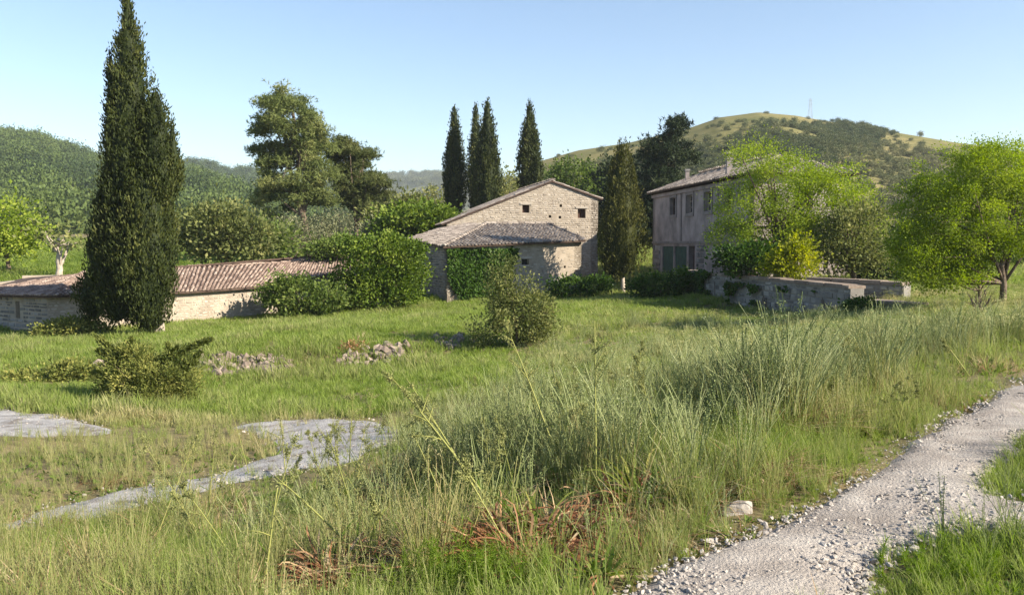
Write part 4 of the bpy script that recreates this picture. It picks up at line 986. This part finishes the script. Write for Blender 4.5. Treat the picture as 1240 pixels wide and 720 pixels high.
# juniper in the lower field
def jun_branch(mb):
    for (a0, b0, a1, b1, n) in ((175, 455, 255, 412, 900), (150, 450, 118, 425, 300), (190, 470, 238, 440, 500)) + tuple((178 + random.uniform(-35, 35), 480, 178 + random.uniform(-68, 66), random.uniform(404, 455), 420) for _ in range(16)):
        s = rng.random(n) ** .8; c = np.array([P(a0 + (a1 - a0) * q, b0 + (b1 - b0) * q - 6 * math.sin(3 * q), 18.0) for q in s]); p = c + rng.normal(size=(n, 3)) * (.1 * (1.15 - s))[:, None]
        D = unit(rng.normal(size=(n, 3)) * .5 + unit(P(a1, b1, 18.0) - P(a0, b0, 18.0))); mb.cards(p, D, perp(D), .09, .02, rng.uniform(.1, .5, n))
bt(178, 18.0, ((180, 486, 46, 14), (135, 490, 18, 12), (222, 488, 20, 10), (175, 452, 40, 22), (150, 440, 22, 24), (205, 450, 32, 22), (180, 475, 44, 20), (140, 470, 18, 22), (225, 470, 18, 18), (165, 425, 20, 10)), 'juniper', 'wide juniper bush with upswept branches between the track and the stone bank', 'juniper_bush', ncl=240, nl=90, cs=.11, L=.085, W=.013, r0=.05, seed=51, nb=20, cat='bush', up=.5, t0=.45, tv=.28, crown='foliage', stem='stem', extra=jun_branch)
bt(55, 21.5, ((50, 462, 40, 14), (90, 450, 26, 12), (15, 468, 24, 12)), 'juniper', 'low scrubby bushes on the bank above the track bend', 'shrub', ncl=130, nl=40, cs=.13, L=.1, W=.03, r0=.03, seed=52, cat='bush', crown='foliage', stem='stem')
# bare shrub under the round-crowned tree
bare = thing('bare_shrub', at(1188, 19.5), 'small leafless grey shrub in the meadow in front of the round-crowned tree', 'bush'); mb = MB(); b = at(1188, 19.5)
for i in range(16):
    d = unit(np.array([rng.normal(0, .5), rng.normal(0, .4), 1.0])); L_ = rng.uniform(.35, .75); q = b + d * L_; mb.tube([b - [0, 0, .05], b + d * L_ * .5 + rng.normal(0, .03, 3), q], [.016, .011, .004], 4)
    for j in range(3):
        e = q - d * L_ * rng.uniform(.1, .5); mb.tube([e, e + unit(d + rng.normal(0, .5, 3)) * .22], [.007, .003], 4)
part('branches', mb, M['bark'], bare)
# wall ivy
def ivy(label, p0, p1, region, n, Wn, mat='ivy', bark='bark', seed=0):
    """region(u, z) -> bool mask on the wall plane"""
    o, d, nn, L = wall_frame(p0, p1); t = thing('ivy', v3(o + d * region['u'] + nn * .1, region['zb']), label, 'ivy')
    u = rng.uniform(region['u0'], region['u1'], n * 3); z = rng.uniform(region['zb'], region['zt'], n * 3); k = region['f'](u, z); u, z = u[k][:n], z[k][:n]; m = len(u)
    lump = .5 + .5 * wnoise(u, z, 2.5, 80 + seed, 3); dep = .07 + (.22 * np.clip(lump, 0, 1)) * rng.random(m) ** .5
    xy = o + d * u[:, None] + nn * dep[:, None]; p = np.concatenate([xy, z[:, None]], 1)
    N3 = np.array([nn[0], nn[1], 0.]); D = unit(np.array([0, 0, -.8]) + rng.normal(size=(m, 3)) * .6 + N3 * .45); U = unit(np.cross(D, N3 + rng.normal(size=(m, 3)) * .5))
    mb = MB(); mb.cards(p, D, U, Wn * rng.uniform(.7, 1.4, m), Wn * .45, np.clip(.45 + .3 * (lump - .5) + rng.normal(0, .15, m), 0, 1), fold=.15)
    st = MB()
    for i in range(7):
        uu = rng.uniform(region['u0'], region['u1']); zz = np.linspace(region['zb'] - .1, region['zb'] + (region['zt'] - region['zb']) * rng.uniform(.5, .9), 6); us = uu + np.cumsum(rng.normal(0, .12, 6))
        us = np.clip(us, region['u0'] + .2, region['u1'] - .2)
        st.tube([np.append(o + d * a + nn * .07, q) for a, q in zip(us, zz)], .018, 4)
    part('stem', st, M[bark], t); part('foliage', mb, M[mat], t); return t
o_, d_, n_, L_ = wall_frame(SC2, SR2)
ui0 = on_line(o_, d_, 543)[0]; ui1 = on_line(o_, d_, 626)[0]
def fz(u, z):
    q = (u - ui0) / (ui1 - ui0); h = (z + 2.1) / 3.4
    left = -.06 + .24 * (1 - h) ** 1.5 + .03 * np.sin(h * 9); right = .98 - .1 * (1 - h) + .04 * np.sin(h * 7 + 1)
    bare_ = ((q - .38) ** 2 / .006 + (h - .0) ** 2 / .05) < 1
    return (q > left) & (q < right) & ~bare_
ivy('thick dark ivy curtain on the front of the lean-to house', SC2, SR2, dict(u=(ui0 + ui1) / 2, u0=-.05, u1=ui1 + .1, zb=-2.0, zt=zc - .1, f=fz), 6500, .16, seed=1)
def fz2(u, z): return (wnoise(u, z * 1.4, 1.6, 90, 3) > (-.35 + .55 * np.clip((u - 2.8) / 3, 0, 1)))
ivy('ivy hanging over the far end of the retaining wall', (9.0, 43.6), (11.5, 28.0), dict(u=3, u0=.3, u1=5.6, zb=-2.0, zt=.22, f=fz2), 2600, .16, seed=2)
ivy('broken ivy patches on the middle of the retaining wall', (9.0, 43.6), (11.5, 28.0), dict(u=10, u0=5.8, u1=15.2, zb=-1.6, zt=-.15, f=lambda u, z: wnoise(u, z * 1.3, 1.9, 91, 3) > .28), 1500, .13, seed=3)

# ------------------------------------------------------------------ pylon on the hill
pb = P(981, 141, 318); pt = P(981, 119, 318); hp = pt[2] - pb[2] + 2
pyl = thing('pylon', (pb[0], pb[1], pb[2] - 2), 'thin steel lattice pylon on the bare hilltop', 'pylon')
for sx in (-1, 1):
    for sy in (-1, 1):
        mb = MB(); mb.tube([(pb[0] + sx * .8, pb[1] + sy * .8, pb[2] - 2), (pb[0] + sx * .18, pb[1] + sy * .18, pb[2] - 2 + hp)], [.06, .045], 4); part('leg', mb, M['steel'], pyl)
mb = MB()
for i in range(7):
    z0 = pb[2] - 2 + hp * i / 7; z1 = pb[2] - 2 + hp * (i + 1) / 7; w0 = .8 - .62 * i / 7; w1 = .8 - .62 * (i + 1) / 7
    for (a, b_) in (((-1, -1), (1, -1)), ((1, -1), (1, 1)), ((1, 1), (-1, 1)), ((-1, 1), (-1, -1))):
        mb.tube([(pb[0] + a[0] * w0, pb[1] + a[1] * w0, z0), (pb[0] + b_[0] * w1, pb[1] + b_[1] * w1, z1)], .03, 3)
part('bracing', mb, M['steel'], pyl)
for q in (.72, .9):
    zz = pb[2] - 2 + hp * q; mb = MB(); mb.tube([(pb[0] - 1.1, pb[1], zz), (pb[0] + 1.1, pb[1], zz)], .045, 4); part('crossarm', mb, M['steel'], pyl)

# ------------------------------------------------------------------ grass clumps
def blades(mb, n, h0, h1, wd, spread, lean, r, segs=3, t0=.5, tv=.25, base_r=.05):
    """curved tapering blades"""
    for _ in range(n):
        a = r.uniform(0, 6.283); b0 = np.array([math.cos(a), math.sin(a), 0]) * r.uniform(0, base_r); h = r.uniform(h0, h1)
        d = np.array([math.cos(a + r.normal(0, .6)), math.sin(a + r.normal(0, .6)), 0]); ln = lean * r.uniform(.3, 1.5)
        sd = np.array([-d[1], d[0], 0]); th = r.uniform(-.8, .8); sd = sd * math.cos(th) + d * math.sin(th) * .6
        s = np.linspace(0, 1, segs + 1); c = b0 + d * (ln * h * s ** 2)[:, None] + np.array([0, 0, 1.]) * (h * (s - .25 * ln * s ** 2))[:, None]
        ww = wd * r.uniform(.7, 1.3) * np.array([(1 - q) ** .7 for q in s]) ; V = []
        for q in range(segs): V += [c[q] + sd * ww[q], c[q] - sd * ww[q]]
        V.append(c[segs]); f4 = [(2 * q, 2 * q + 1, 2 * q + 3, 2 * q + 2) for q in range(segs - 1)]; k = 2 * (segs - 1)
        mb.add(V, f3=[(k, k + 1, k + 2)], f4=f4, t=np.clip(r.normal(t0, tv), 0, 1))
def stems(mb, n, h0, h1, r, head='spike', base_r=.04, hw=.006, lean=.15, sw=.0016, t0=.6):
    for _ in range(n):
        a = r.uniform(0, 6.283); b0 = np.array([math.cos(a), math.sin(a), 0]) * r.uniform(0, base_r); h = r.uniform(h0, h1); ln = lean * r.uniform(0, 1.6)
        s = np.linspace(0, 1, 5); d = np.array([math.cos(a), math.sin(a), 0]); c = b0 + d * (ln * h * s ** 2)[:, None] + np.array([0, 0, h]) * s[:, None]
        t = np.clip(r.normal(t0, .2), 0, 1); mb.tube(c, np.linspace(sw * 1.4, sw, 5), 3, t=t); tip = c[-1]; ax = unit(c[-1] - c[-2])
        if head == 'spike':
            m = 9; u = np.linspace(0, 1, m); B_ = tip + ax * (u * .05)[:, None]; D = unit(ax + r.normal(size=(m, 3)) * .4); mb.cards(B_, D, unit(np.cross(D, r.normal(size=(m, 3)))), .014, hw * .28, np.clip(t + r.normal(.1, .1, m), 0, 1))
        elif head == 'oat':
            m = 12; u = r.random(m); B_ = tip - ax * (u * .16)[:, None] + r.normal(size=(m, 3)) * .03 * (u[:, None] + .3); D = unit(r.normal(size=(m, 3)) * .4 + np.array([0, 0, -1.])); mb.cards(B_, D, unit(np.cross(D, r.normal(size=(m, 3)))), .012, .0016, np.clip(t + r.normal(.15, .1, m), 0, 1))
        elif head == 'dock':
            m = 40; u = r.random(m); B_ = tip - ax * (u * h * .4)[:, None] + r.normal(size=(m, 3)) * .008; D = unit(r.normal(size=(m, 3))); mb.cards(B_, D, unit(np.cross(D, r.normal(size=(m, 3)))), .012, .004, np.clip(r.normal(.35, .2, m), 0, 1))
        elif head == 'umbel':
            m = 16; q = r.normal(size=(m, 3)) * np.array([.028, .028, .006]); B_ = tip + q + np.array([0, 0, .01]); D = unit(r.normal(size=(m, 3)) + np.array([0, 0, .4])); mb.cards(B_, D, unit(np.cross(D, r.normal(size=(m, 3)))), .014, .006, r.uniform(.6, 1, m))
def clump(seed, fn):
    r = np.random.default_rng(seed); mb = MB(); fn(mb, r); return mb.mesh('clump')
near_g = [clump(300 + i, lambda mb, r: blades(mb, 16, .18, .42, .0035, 1, .35, r)) for i in range(5)] + \
         [clump(310 + i, lambda mb, r: (blades(mb, 9, .15, .34, .004, 1, .55, r), stems(mb, 4, .32, .56, r, 'oat'))) for i in range(3)] + \
         [clump(320 + i, lambda mb, r: (blades(mb, 8, .12, .3, .0035, 1, .45, r), stems(mb, 5, .28, .5, r, 'spike'))) for i in range(3)]
far_g = [clump(330 + i, lambda mb, r: blades(mb, 26, .16, .38, .011, 1, .35, r, 2, base_r=.22)) for i in range(5)]
library('near_grass', near_g, M['grass']); library('far_grass', far_g, M['grass'])
def weed_clump(mb, r):
    for _ in range(14):
        a = r.uniform(0, 6.283); d = np.array([math.cos(a), math.sin(a), 0]); b0 = d * r.uniform(0, .03); L_ = r.uniform(.05, .14); e = unit(d + np.array([0, 0, r.uniform(.2, 1.3)]))
        sd = unit(np.cross(e, np.array([0, 0, 1.]))); B_ = b0[None, :] + e * r.uniform(0, .06); mb.cards(B_, e[None], sd[None], L_, L_ * r.uniform(.16, .3), r.uniform(.1, .9), fold=.35)
library('weed', [clump(350 + i, weed_clump) for i in range(4)], M['weed'])
library('seedstalk', [clump(360 + i, lambda mb, r: (stems(mb, 5, .5, .85, r, 'dock', .06, lean=.2, sw=.002, t0=.4), blades(mb, 6, .15, .35, .006, 1, .5, r))) for i in range(3)] +
        [clump(365 + i, lambda mb, r: stems(mb, 9, .45, .75, r, 'oat', .08, lean=.3, sw=.0018, t0=.7)) for i in range(3)], M['seed'])
library('umbel', [clump(370 + i, lambda mb, r: (stems(mb, 7, .3, .55, r, 'umbel', .12, lean=.15, sw=.002, t0=.25), blades(mb, 10, .12, .3, .006, 1, .4, r, t0=.1, tv=.08))) for i in range(4)], M['umbel'])

n = 132000
gy_ = np.concatenate([rng.uniform(2.3, 50, 72000), rng.uniform(2.3, 9, 26000), rng.uniform(.2, 16, 22000), rng.uniform(15, 50, 12000)])
gx_ = np.concatenate([rng.uniform(-.78, .78, 98000) * (gy_[:98000] + 1.0), rng.uniform(.7, 1.9, 22000) * (gy_[98000:120000] + 1.2), rng.uniform(.7, 1.15, 12000) * gy_[120000:]]); gz_ = H(gx_, gy_)
px, py = proj(np.stack([gx_, gy_, gz_], 1))
jx = px + rng.normal(0, 8, n); jy = py + rng.normal(0, 4, n)
onp = inpoly(jx, jy, PATH); ont = inpoly(px + rng.normal(0, 16, n), py + rng.normal(0, 7, n), TRACK_B) | inpoly(jx, jy, TRACK_A)
keep = ~((onp & (rng.random(n) > .012)) | (ont & (rng.random(n) > .07 + .08 * (py > 575))))
# nothing grows inside the houses or in the cypress trunk zone
def inside_any(x, y):
    r = np.zeros(x.shape, bool)
    for poly in ([C2, R2, BR2, BL2, L2], [SC2, SR2, SE2, SL2], [GL, GR, GR + gb * gdep, GL + gb * gdep], [VA, VB, VB + vr * VW, VA + vr * VW]):
        r |= inpoly(x, y, [tuple(q) for q in poly])
    return r
keep &= ~inside_any(gx_, gy_)
CLUMPS = [(640, 672, .36), (415, 708, .42), (765, 622, .24), (520, 672, .22), (720, 705, .2), (545, 716, .26), (600, 722, .2), (890, 622, .16), (112, 702, .3), (860, 658, .1)]
for a_, b_, c_ in CLUMPS:
    g_ = G(a_, b_); keep &= ~((np.hypot(gx_ - g_[0], (gy_ - g_[1]) * .8) < c_) & (rng.random(n) < .88))
    keep &= ~((np.abs(gx_ - g_[0]) < c_ * 1.1) & (gy_ < g_[1]) & (gy_ > g_[1] - .5) & (rng.random(n) < .6))
thin = np.clip(.55 + .55 * wnoise(gx_, gy_, 1.6, 68, 3), .12, 1)
thin = np.where((px > 800) & (py > 480), np.maximum(thin, .75), thin)
keep &= ~((gy_ < 9) & (rng.random(n) > thin))
gx_, gy_, gz_, px, py, onp, ont = [a[keep] for a in (gx_, gy_, gz_, px, py, onp, ont)]; n = len(gx_)
def band(v, a, b): return np.clip((v - a) / (b - a), 0, 1)
lush = ((px < 620) & (py < 505) & (gy_ > 15)) | ((px < 760) & (py < 400)) | (gy_ > 34)
island = inpoly(px, py, [(-300, 532), (0, 531), (100, 534), (290, 529), (340, 545), (310, 560), (240, 578), (60, 612), (-300, 660)])
n1 = wnoise(gx_, gy_, .7, 61, 3); n2 = wnoise(gx_, gy_, 2.6, 62, 3)
tint = .36 + .24 * n1 + .26 * n2 + .08 * (px < 560)
tint = np.where(lush, .27 + .17 * n1 + .12 * n2, tint)
tint = np.where(island, .60 + .2 * n1 + .12 * n2, tint)
# verge along the gravel path: fresh yellow-green
dpath = np.full(n, 1e9); q = np.array([G(a, b)[:2] for a, b in PATH[1:11] if b < 716])
for a, b in zip(q[:-1], q[1:]):
    ab = b - a; t_ = np.clip(((gx_ - a[0]) * ab[0] + (gy_ - a[1]) * ab[1]) / (ab @ ab), 0, 1); dpath = np.minimum(dpath, np.hypot(gx_ - a[0] - t_ * ab[0], gy_ - a[1] - t_ * ab[1]))
verge = np.exp(-(dpath / 1.1) ** 2); tint = tint * (1 - .55 * verge) + .36 * .55 * verge
right = ((px > 1040) & (py > 530)) | ((px > 1235) & (py > 440)); tint = np.where(right, .26 + .12 * n1, tint)
tint = np.clip(tint + rng.normal(0, .13, n), 0, 1)
hs_ = np.where(lush, .72 + .3 * n1 + .15 * n2, np.where(island, .62, np.where(gy_ < 9, .8, np.where(gy_ > 14, .5, .68)) + .2 * n1)) * rng.uniform(.5, 1.3, n)
hs_ *= np.where(lush, 1, 1 + .35 * n2); hs_ *= 1 - .55 * np.exp(-(dpath / .45) ** 2); hs_ = np.where(right, hs_ * .5, hs_); hs_ = np.where(onp | ont, hs_ * .45, hs_)
hs_ = np.where(inpoly(px, py - 24, TRACK_B) & ~ont & (py > 560), hs_ * .8, hs_)
hs_ *= np.where((gy_ < 12) & (px < 520) & ~island, .92, 1)
isfar = gy_ > 15
def put(name, key, m, idx, wsc, zadd=0., ti=None, hsc=1.0):
    c = int(m.sum()); rot = np.zeros((c, 3)); rot[:, 2] = rng.uniform(0, 6.283, c); rot[:, 0] = rng.normal(0, .1, c); rot[:, 1] = rng.normal(-.06, .1, c)
    h = hs_[m] * hsc; ws = wsc if np.ndim(wsc) == 0 else wsc[m]; s = np.stack([h * ws, h * ws, h], 1)
    return scatter(name, key, np.stack([gx_[m], gy_[m], gz_[m] - .01 + zadd], 1), rot, s, tint[m] if ti is None else ti[m], idx)
typ = rng.random(n)
dk = n2 + n1 * .6
m = ~isfar & ~right & (typ < .8); kn = int(m.sum())
straw = tint[m] > .5; idx = np.where(rng.random(kn) < np.where(straw, .55, .2), rng.integers(5, 11, kn), rng.integers(0, 5, kn)); put('meadow_grass', 'near_grass', m, idx, 1.15)
m = right & (typ < .8); put('verge_grass', 'near_grass', m, rng.integers(0, 5, int(m.sum())), 1.5)
m = isfar & (typ < .93); put('field_grass', 'far_grass', m, rng.integers(0, 5, int(m.sum())), 1.0 + np.clip(gy_ - 15, 0, 40) * .03)
m = ((~isfar & (typ >= .8)) | (right & (typ >= .55))) & (gy_ < 13); put('low_weeds', 'weed', m, rng.integers(0, 4, int(m.sum())), 1.2, ti=np.clip(.45 + .3 * n1 + rng.normal(0, .2, n), 0, 1))
slope = ((px > 200) & (py > 575) & (py < 690) & (gy_ < 9) & (rng.random(n) < .3) & ~onp) | (px > 480) & (py > 392) & (py < 600) & (gy_ > 5.5) & ~lush & ~onp & ~ont & (dpath > .9)
m = slope & (rng.random(n) < np.where(dk > .2, .24, .09)); kn = int(m.sum()); put('seeding_weeds', 'seedstalk', m, np.where(rng.random(kn) < .45, rng.integers(0, 3, kn), rng.integers(3, 6, kn)), 1.3, ti=np.clip(.6 + .35 * rng.normal(0, .6, n), 0, 1))
m = (px > 640) & (gy_ > 12) & (gy_ < 34) & ~lush & (rng.random(n) < np.where(px > 800, .3, .08)); put('white_umbels', 'umbel', m, rng.integers(0, 4, int(m.sum())), 1.4, ti=np.clip(.5 + rng.normal(0, .2, n), 0, 1))
DRY = [clump(380 + i, lambda mb, r: blades(mb, 16, .08, .26, .0035, 1, 1.4, r, 3, .6, .3, .07)) for i in range(4)]
library('dry_tuft', DRY, M['dry_inst'])
m = (gy_ < 11) & ~onp & ~ont & ~right & (n2 - .5 * n1 > .12) & (rng.random(n) < .5); put('dry_tufts', 'dry_tuft', m, rng.integers(0, 4, int(m.sum())), 1.5, ti=np.clip(.6 + rng.normal(0, .25, n), 0, 1), hsc=1.1)
# far meadows
n3 = 22000; y3 = rng.uniform(46, 118, n3); x3 = rng.uniform(-.8, .8, n3) * y3; z3 = H(x3, y3); k = ~inside_any(x3, y3); x3, y3, z3 = x3[k], y3[k], z3[k]; n3 = len(x3)
s3 = rng.uniform(.8, 1.4, n3)
scatter('far_meadow', 'far_grass', np.stack([x3, y3, z3 - .02], 1), np.stack([np.zeros(n3), np.zeros(n3), rng.uniform(0, 6.28, n3)], 1), np.stack([s3 * 3.2, s3 * 3.2, s3 * 1.2], 1), np.clip(.27 + .2 * wnoise(x3, y3, .12, 66, 3) + rng.normal(0, .1, n3), 0, 1), rng.integers(0, 5, n3))

# ------------------------------------------------------------------ single plants of the foreground
def curve(a, b, sag, m=7):
    u = np.linspace(0, 1, m)[:, None]; c = (a + b) / 2 + np.array([0, 0, sag]); return (1 - u) ** 2 * a + 2 * u * (1 - u) * c + u ** 2 * b
def tall_weed(bp, tp, label, thick=.0045, dy=0.0, head=1.0, seed=0, branches=7, tint=.5, leaves=5):
    r = np.random.default_rng(seed); b = G(*bp); e = P(tp[0], tp[1], b[1] + dy); t = thing('tall_weed', b, label, 'weed', None)
    L_ = np.linalg.norm(e - b); thick *= 1.9; c = curve(b - np.array([0, 0, .03]), e, .05 * L_, 9); mb = MB(); mb.tube(c, np.linspace(thick, thick * .35, 9), 5, t=tint); hd = MB()
    for i in range(branches):
        u = r.uniform(.52, .97); o = c[0] + 0; k = u * 8; k0 = int(k); o = c[k0] + (c[min(k0 + 1, 8)] - c[k0]) * (k - k0)
        d = unit(unit(e - b) + r.normal(size=3) * .55); bl = L_ * (1 - u + .12) * r.uniform(.2, .42); q = curve(o, o + d * bl, .02, 4); mb.tube(q, np.linspace(thick * .4, thick * .2, 4), 4, t=tint)
        m = int(55 * head); s = r.random(m); B_ = o + d * (bl * (.25 + .8 * s))[:, None] + r.normal(size=(m, 3)) * .009; D = unit(r.normal(size=(m, 3)) + d); hd.cards(B_, D, unit(np.cross(D, r.normal(size=(m, 3)))), .017 * r.uniform(.6, 1.3, m), .0042, np.clip(r.normal(.5, .25, m), 0, 1), fold=.2)
    lf = MB()
    for i in range(leaves):
        u = r.uniform(.08, .5); o = c[int(u * 8)]; d = unit(np.array([r.normal(), r.normal(), r.uniform(.1, .7)])); lf.cards(o[None], d[None], unit(np.cross(d, [0, 0, 1.]))[None], r.uniform(.08, .18), .008, r.uniform(0, .6), fold=.3)
    part('stem', mb, M['stalk'], t, smooth=True); part('seed_head', hd, M['seedhead'], t, kind='stuff')
    if leaves: part('leaves', lf, M['strap'], t)
    return t
W_ = [((622, 645), (470, 452), 'thickest tall weed stalk, leaning far over from the dead leaf clump', .006, .3, 1.5, 13), ((600, 632), (492, 458), 'tall weed leaning parallel beside the thickest stalk', .005, .4, 1.3, 11),
      ((690, 592), (612, 392), 'long bent weed stalk crossing in front of the leafy shrub', .005, .5, 1.1, 9), ((722, 602), (720, 388), 'straight upright weed stalk above the strap-leaved clump', .0045, .2, 1.0, 9),
      ((660, 566), (636, 436), 'short pale weed stalk beside the long bent one', .004, .2, 1.1, 8), ((556, 648), (498, 520), 'thin green weed stalk low beside the two leaning ones', .004, .1, .9, 7),
      ((318, 722), (336, 590), 'bare yellow stalk rising from the lower bank', .005, .1, .3, 2), ((420, 612), (428, 472), 'dark-tipped weed standing in front of the track', .004, .1, 1.2, 8),
      ((348, 600), (338, 482), 'slender dark weed at the edge of the track', .004, .1, 1.0, 7), ((800, 545), (768, 428), 'twiggy brownish weed in the middle of the slope', .004, .2, 1.4, 12),
      ((1000, 505), (930, 432), 'leaning seed-heavy weed above the path verge', .004, .2, 1.3, 11), ((852, 505), (884, 432), 'branched dry weed beside the yellow flower', .004, .2, 1.2, 11),
      ((466, 700), (332, 575), 'long fallen green stalk slanting over the lower bank', .005, .1, .4, 3), ((702, 560), (668, 440), 'fine weed between the bent stalk and the upright one', .0035, .2, 1.0, 9),
      ((955, 470), (948, 402), 'dark brown dock spike on the slope below the retaining wall', .006, .1, 2.0, 14), ((1078, 470), (1092, 412), 'tufted weed near the far bend of the path', .0045, .1, 1.3, 10),
      ((440, 655), (395, 520), 'arching green weed between the track and the dead leaves', .004, .2, 1.0, 8), ((770, 470), (778, 412), 'dark weed spike above the twiggy brownish weed', .005, .1, 1.6, 12),
      ((1175, 455), (1140, 410), 'pale dry weed leaning toward the bare shrub', .0045, .1, 1.2, 10), ((250, 640), (262, 520), 'fine upright weed overlapping the lower track', .0035, .1, .9, 7)]
for i in range(56):
    a_ = random.uniform(180, 1120); b_ = random.uniform(455 if a_ > 470 else 575, 700) if a_ < 760 else random.uniform(440, 530)
    hh = random.uniform(55, 105) * (b_ - 300) / 250
    tall_weed((a_, b_), (a_ - random.uniform(-45, 60) * hh / 80, b_ - hh), 'thin seeding weed stalk standing above the grass of the slope', random.uniform(.0022, .0034), random.uniform(-.1, .3), 1.1, 700 + i, 8, random.uniform(.2, .9), 3)['group'] = 'weed stalks on the slope'
for i, a in enumerate(W_): tall_weed(a[0], a[1], a[2], a[3], a[4], a[5], 400 + i, a[6], tint=rng.uniform(.3, .8))
def straps(mb, b, n, L0, L1, wd, arch, r, t0, tv, rise=.9, curl=0.0, spread=.1):
    for _ in range(n):
        a = r.uniform(0, 6.283); d = np.array([math.cos(a), math.sin(a), 0]); L_ = r.uniform(L0, L1); s = np.linspace(0, 1, 7); ar = arch * r.uniform(.5, 1.4); rs_ = rise * r.uniform(.4, 1.2)
        c = b + d * r.uniform(0, spread) + d * (L_ * s * (.45 + .35 * ar))[:, None] + np.array([0, 0, 1.]) * (L_ * (rs_ * s - ar * s ** 2))[:, None]
        side = np.array([-d[1], d[0], 0]); c = c + side * (curl * L_ * np.sin(s * r.uniform(2, 5) + r.uniform(0, 3)) * s)[:, None]
        z = H(c[:, 0], c[:, 1]) + .01; c[:, 2] = np.maximum(c[:, 2], z + r.uniform(0, .04))
        ww = wd * r.uniform(.6, 1.2) * np.sin(np.clip(s * .85 + .15, 0, 1) * math.pi) ** .6; ww[-1] = 0.0005; up = np.array([0, 0, 1.]); tw = r.uniform(-.8, .8); sd = side * math.cos(tw) + up * math.sin(tw)
        V = np.stack([c + sd * ww[:, None], c - sd * ww[:, None]], 1).reshape(-1, 3); f = [(2 * i, 2 * i + 1, 2 * i + 3, 2 * i + 2) for i in range(6)]
        mb.add(V, f4=f, t=np.clip(r.normal(t0, tv), 0, 1))
def leaf_clump(name, px_, py_, label, dead, green, rad, seed, cat='plant', L=(.2, .5)):
    r = np.random.default_rng(seed); b = G(px_, py_); t = thing(name, b, label, cat)
    if dead:
        mb = MB()
        for k in range(7):
            q = b + np.array([r.normal(0, rad * .5), r.normal(0, rad * .4), 0]); q[2] = ground(q[0], q[1]); straps(mb, q, dead // 7, L[0] * .7, L[1] * .95, .0075, 1.0, r, .45, .3, 1.05, .2, .12)
        part('dead_leaves', mb, M['dry'], t)
    if green:
        mb = MB()
        for k in range(4):
            q = b + np.array([r.normal(0, rad * .35), r.normal(0, rad * .35), 0]); q[2] = ground(q[0], q[1]); straps(mb, q, green // 4, L[0], L[1], .009, .75, r, .45, .3, 1.25, .05, .05)
        part('leaves', mb, M['strap'], t)
    return t
leaf_clump('dead_leaf_clump', 640, 672, 'tangled reddish brown dead leaf clump beside the thickest tall weed', 1100, 40, .34, 501, L=(.28, .55))
leaf_clump('dead_leaf_clump', 415, 708, 'dark brown withered leaf clump next to the feathery green plant', 950, 20, .34, 502, L=(.24, .48))
leaf_clump('strap_leaf_plant', 765, 622, 'arching green strap-leaved plant with brown tips above the gravel path', 240, 130, .22, 503, L=(.25, .55))
leaf_clump('dead_leaf_clump', 520, 672, 'straw-coloured dead tuft between the two brown leaf clumps', 420, 24, .2, 504, L=(.15, .36))
leaf_clump('strap_leaf_plant', 720, 705, 'short pale strap-leaved tuft right at the gravel edge', 40, 60, .1, 505, L=(.12, .28))
def feathery(px_, py_, label, seed, n=46, h=.34):
    r = np.random.default_rng(seed); b = G(px_, py_); t = thing('feathery_plant', b, label, 'plant'); st = MB(); lf = MB()
    for i in range(n):
        o = b + np.array([r.normal(0, .16), r.normal(0, .11), 0]); o[2] = ground(o[0], o[1]) - .01; d = unit(np.array([r.normal(0, .35), r.normal(0, .35), 1])); hh = h * r.uniform(.5, 1.1); e = o + d * hh; st.tube(curve(o, e, .01, 4), [.0025, .002, .0015, .001], 4, t=.4)
        m = 70; s = r.random(m); B_ = o + d * (hh * (.25 + .75 * s))[:, None]; D = unit(r.normal(size=(m, 3)) + d * .8); lf.tris(B_, D, unit(np.cross(D, r.normal(size=(m, 3)))), r.uniform(.03, .075, m), .0016, np.clip(r.normal(.5, .25, m), 0, 1))
    part('stem', st, M['strap'], t); part('foliage', lf, M['feather'], t); return t
feathery(545, 716, 'feathery bright green plant at the foot of the dead leaf clump', 511)
feathery(600, 722, 'second feathery green plant spreading toward the gravel', 512, 30, .26)
feathery(1150, 712, 'low feathery weeds on the verge across the gravel path', 513, 40, .16)
yf = thing('yellow_flower', G(892, 505), 'single bright yellow flower spike on the slope', 'flower'); b = G(892, 505); e = P(887, 492, b[1]); mb = MB(); mb.tube(curve(b, e, 0, 4), .003, 4, t=.3); part('stem', mb, M['stalk'], yf)
mb = MB(); m = 90; s = rng.random(m); B_ = e + (P(889, 514, b[1]) - e) * s[:, None] * .9 + rng.normal(size=(m, 3)) * .014; D = runit(m); mb.cards(B_, D, perp(D), .022, .009, rng.random(m)); part('petals', mb, M['flower'], yf)
twig = thing('dry_twig', G(930, 668), 'thin brown twig lying from the grass onto the gravel', 'twig'); a = G(800, 645); c_ = G(925, 668); mb = MB(); q = curve(a + np.array([0, 0, .06]), c_ + np.array([0, 0, .012]), .04, 7); mb.tube(q, np.linspace(.003, .0045, 7), 5); part('stick', mb, M['bark'], twig)

# ------------------------------------------------------------------ air
mb = MB(); mb.box((-1900, -60, -30), (1900, 2400, 190)); hz = link('haze', mb.mesh('haze'))
hm, t, out = nodes('pale_air'); pv = N(t, 'VolumePrincipled'); pv.inputs['Color'].default_value = (.82, .9, 1.0, 1); pv.inputs['Density'].default_value = .00022; pv.inputs['Anisotropy'].default_value = .2
t.links.new(pv.outputs[0], out.inputs['Volume']); hz.data.materials.append(hm); hz['kind'] = 'stuff'
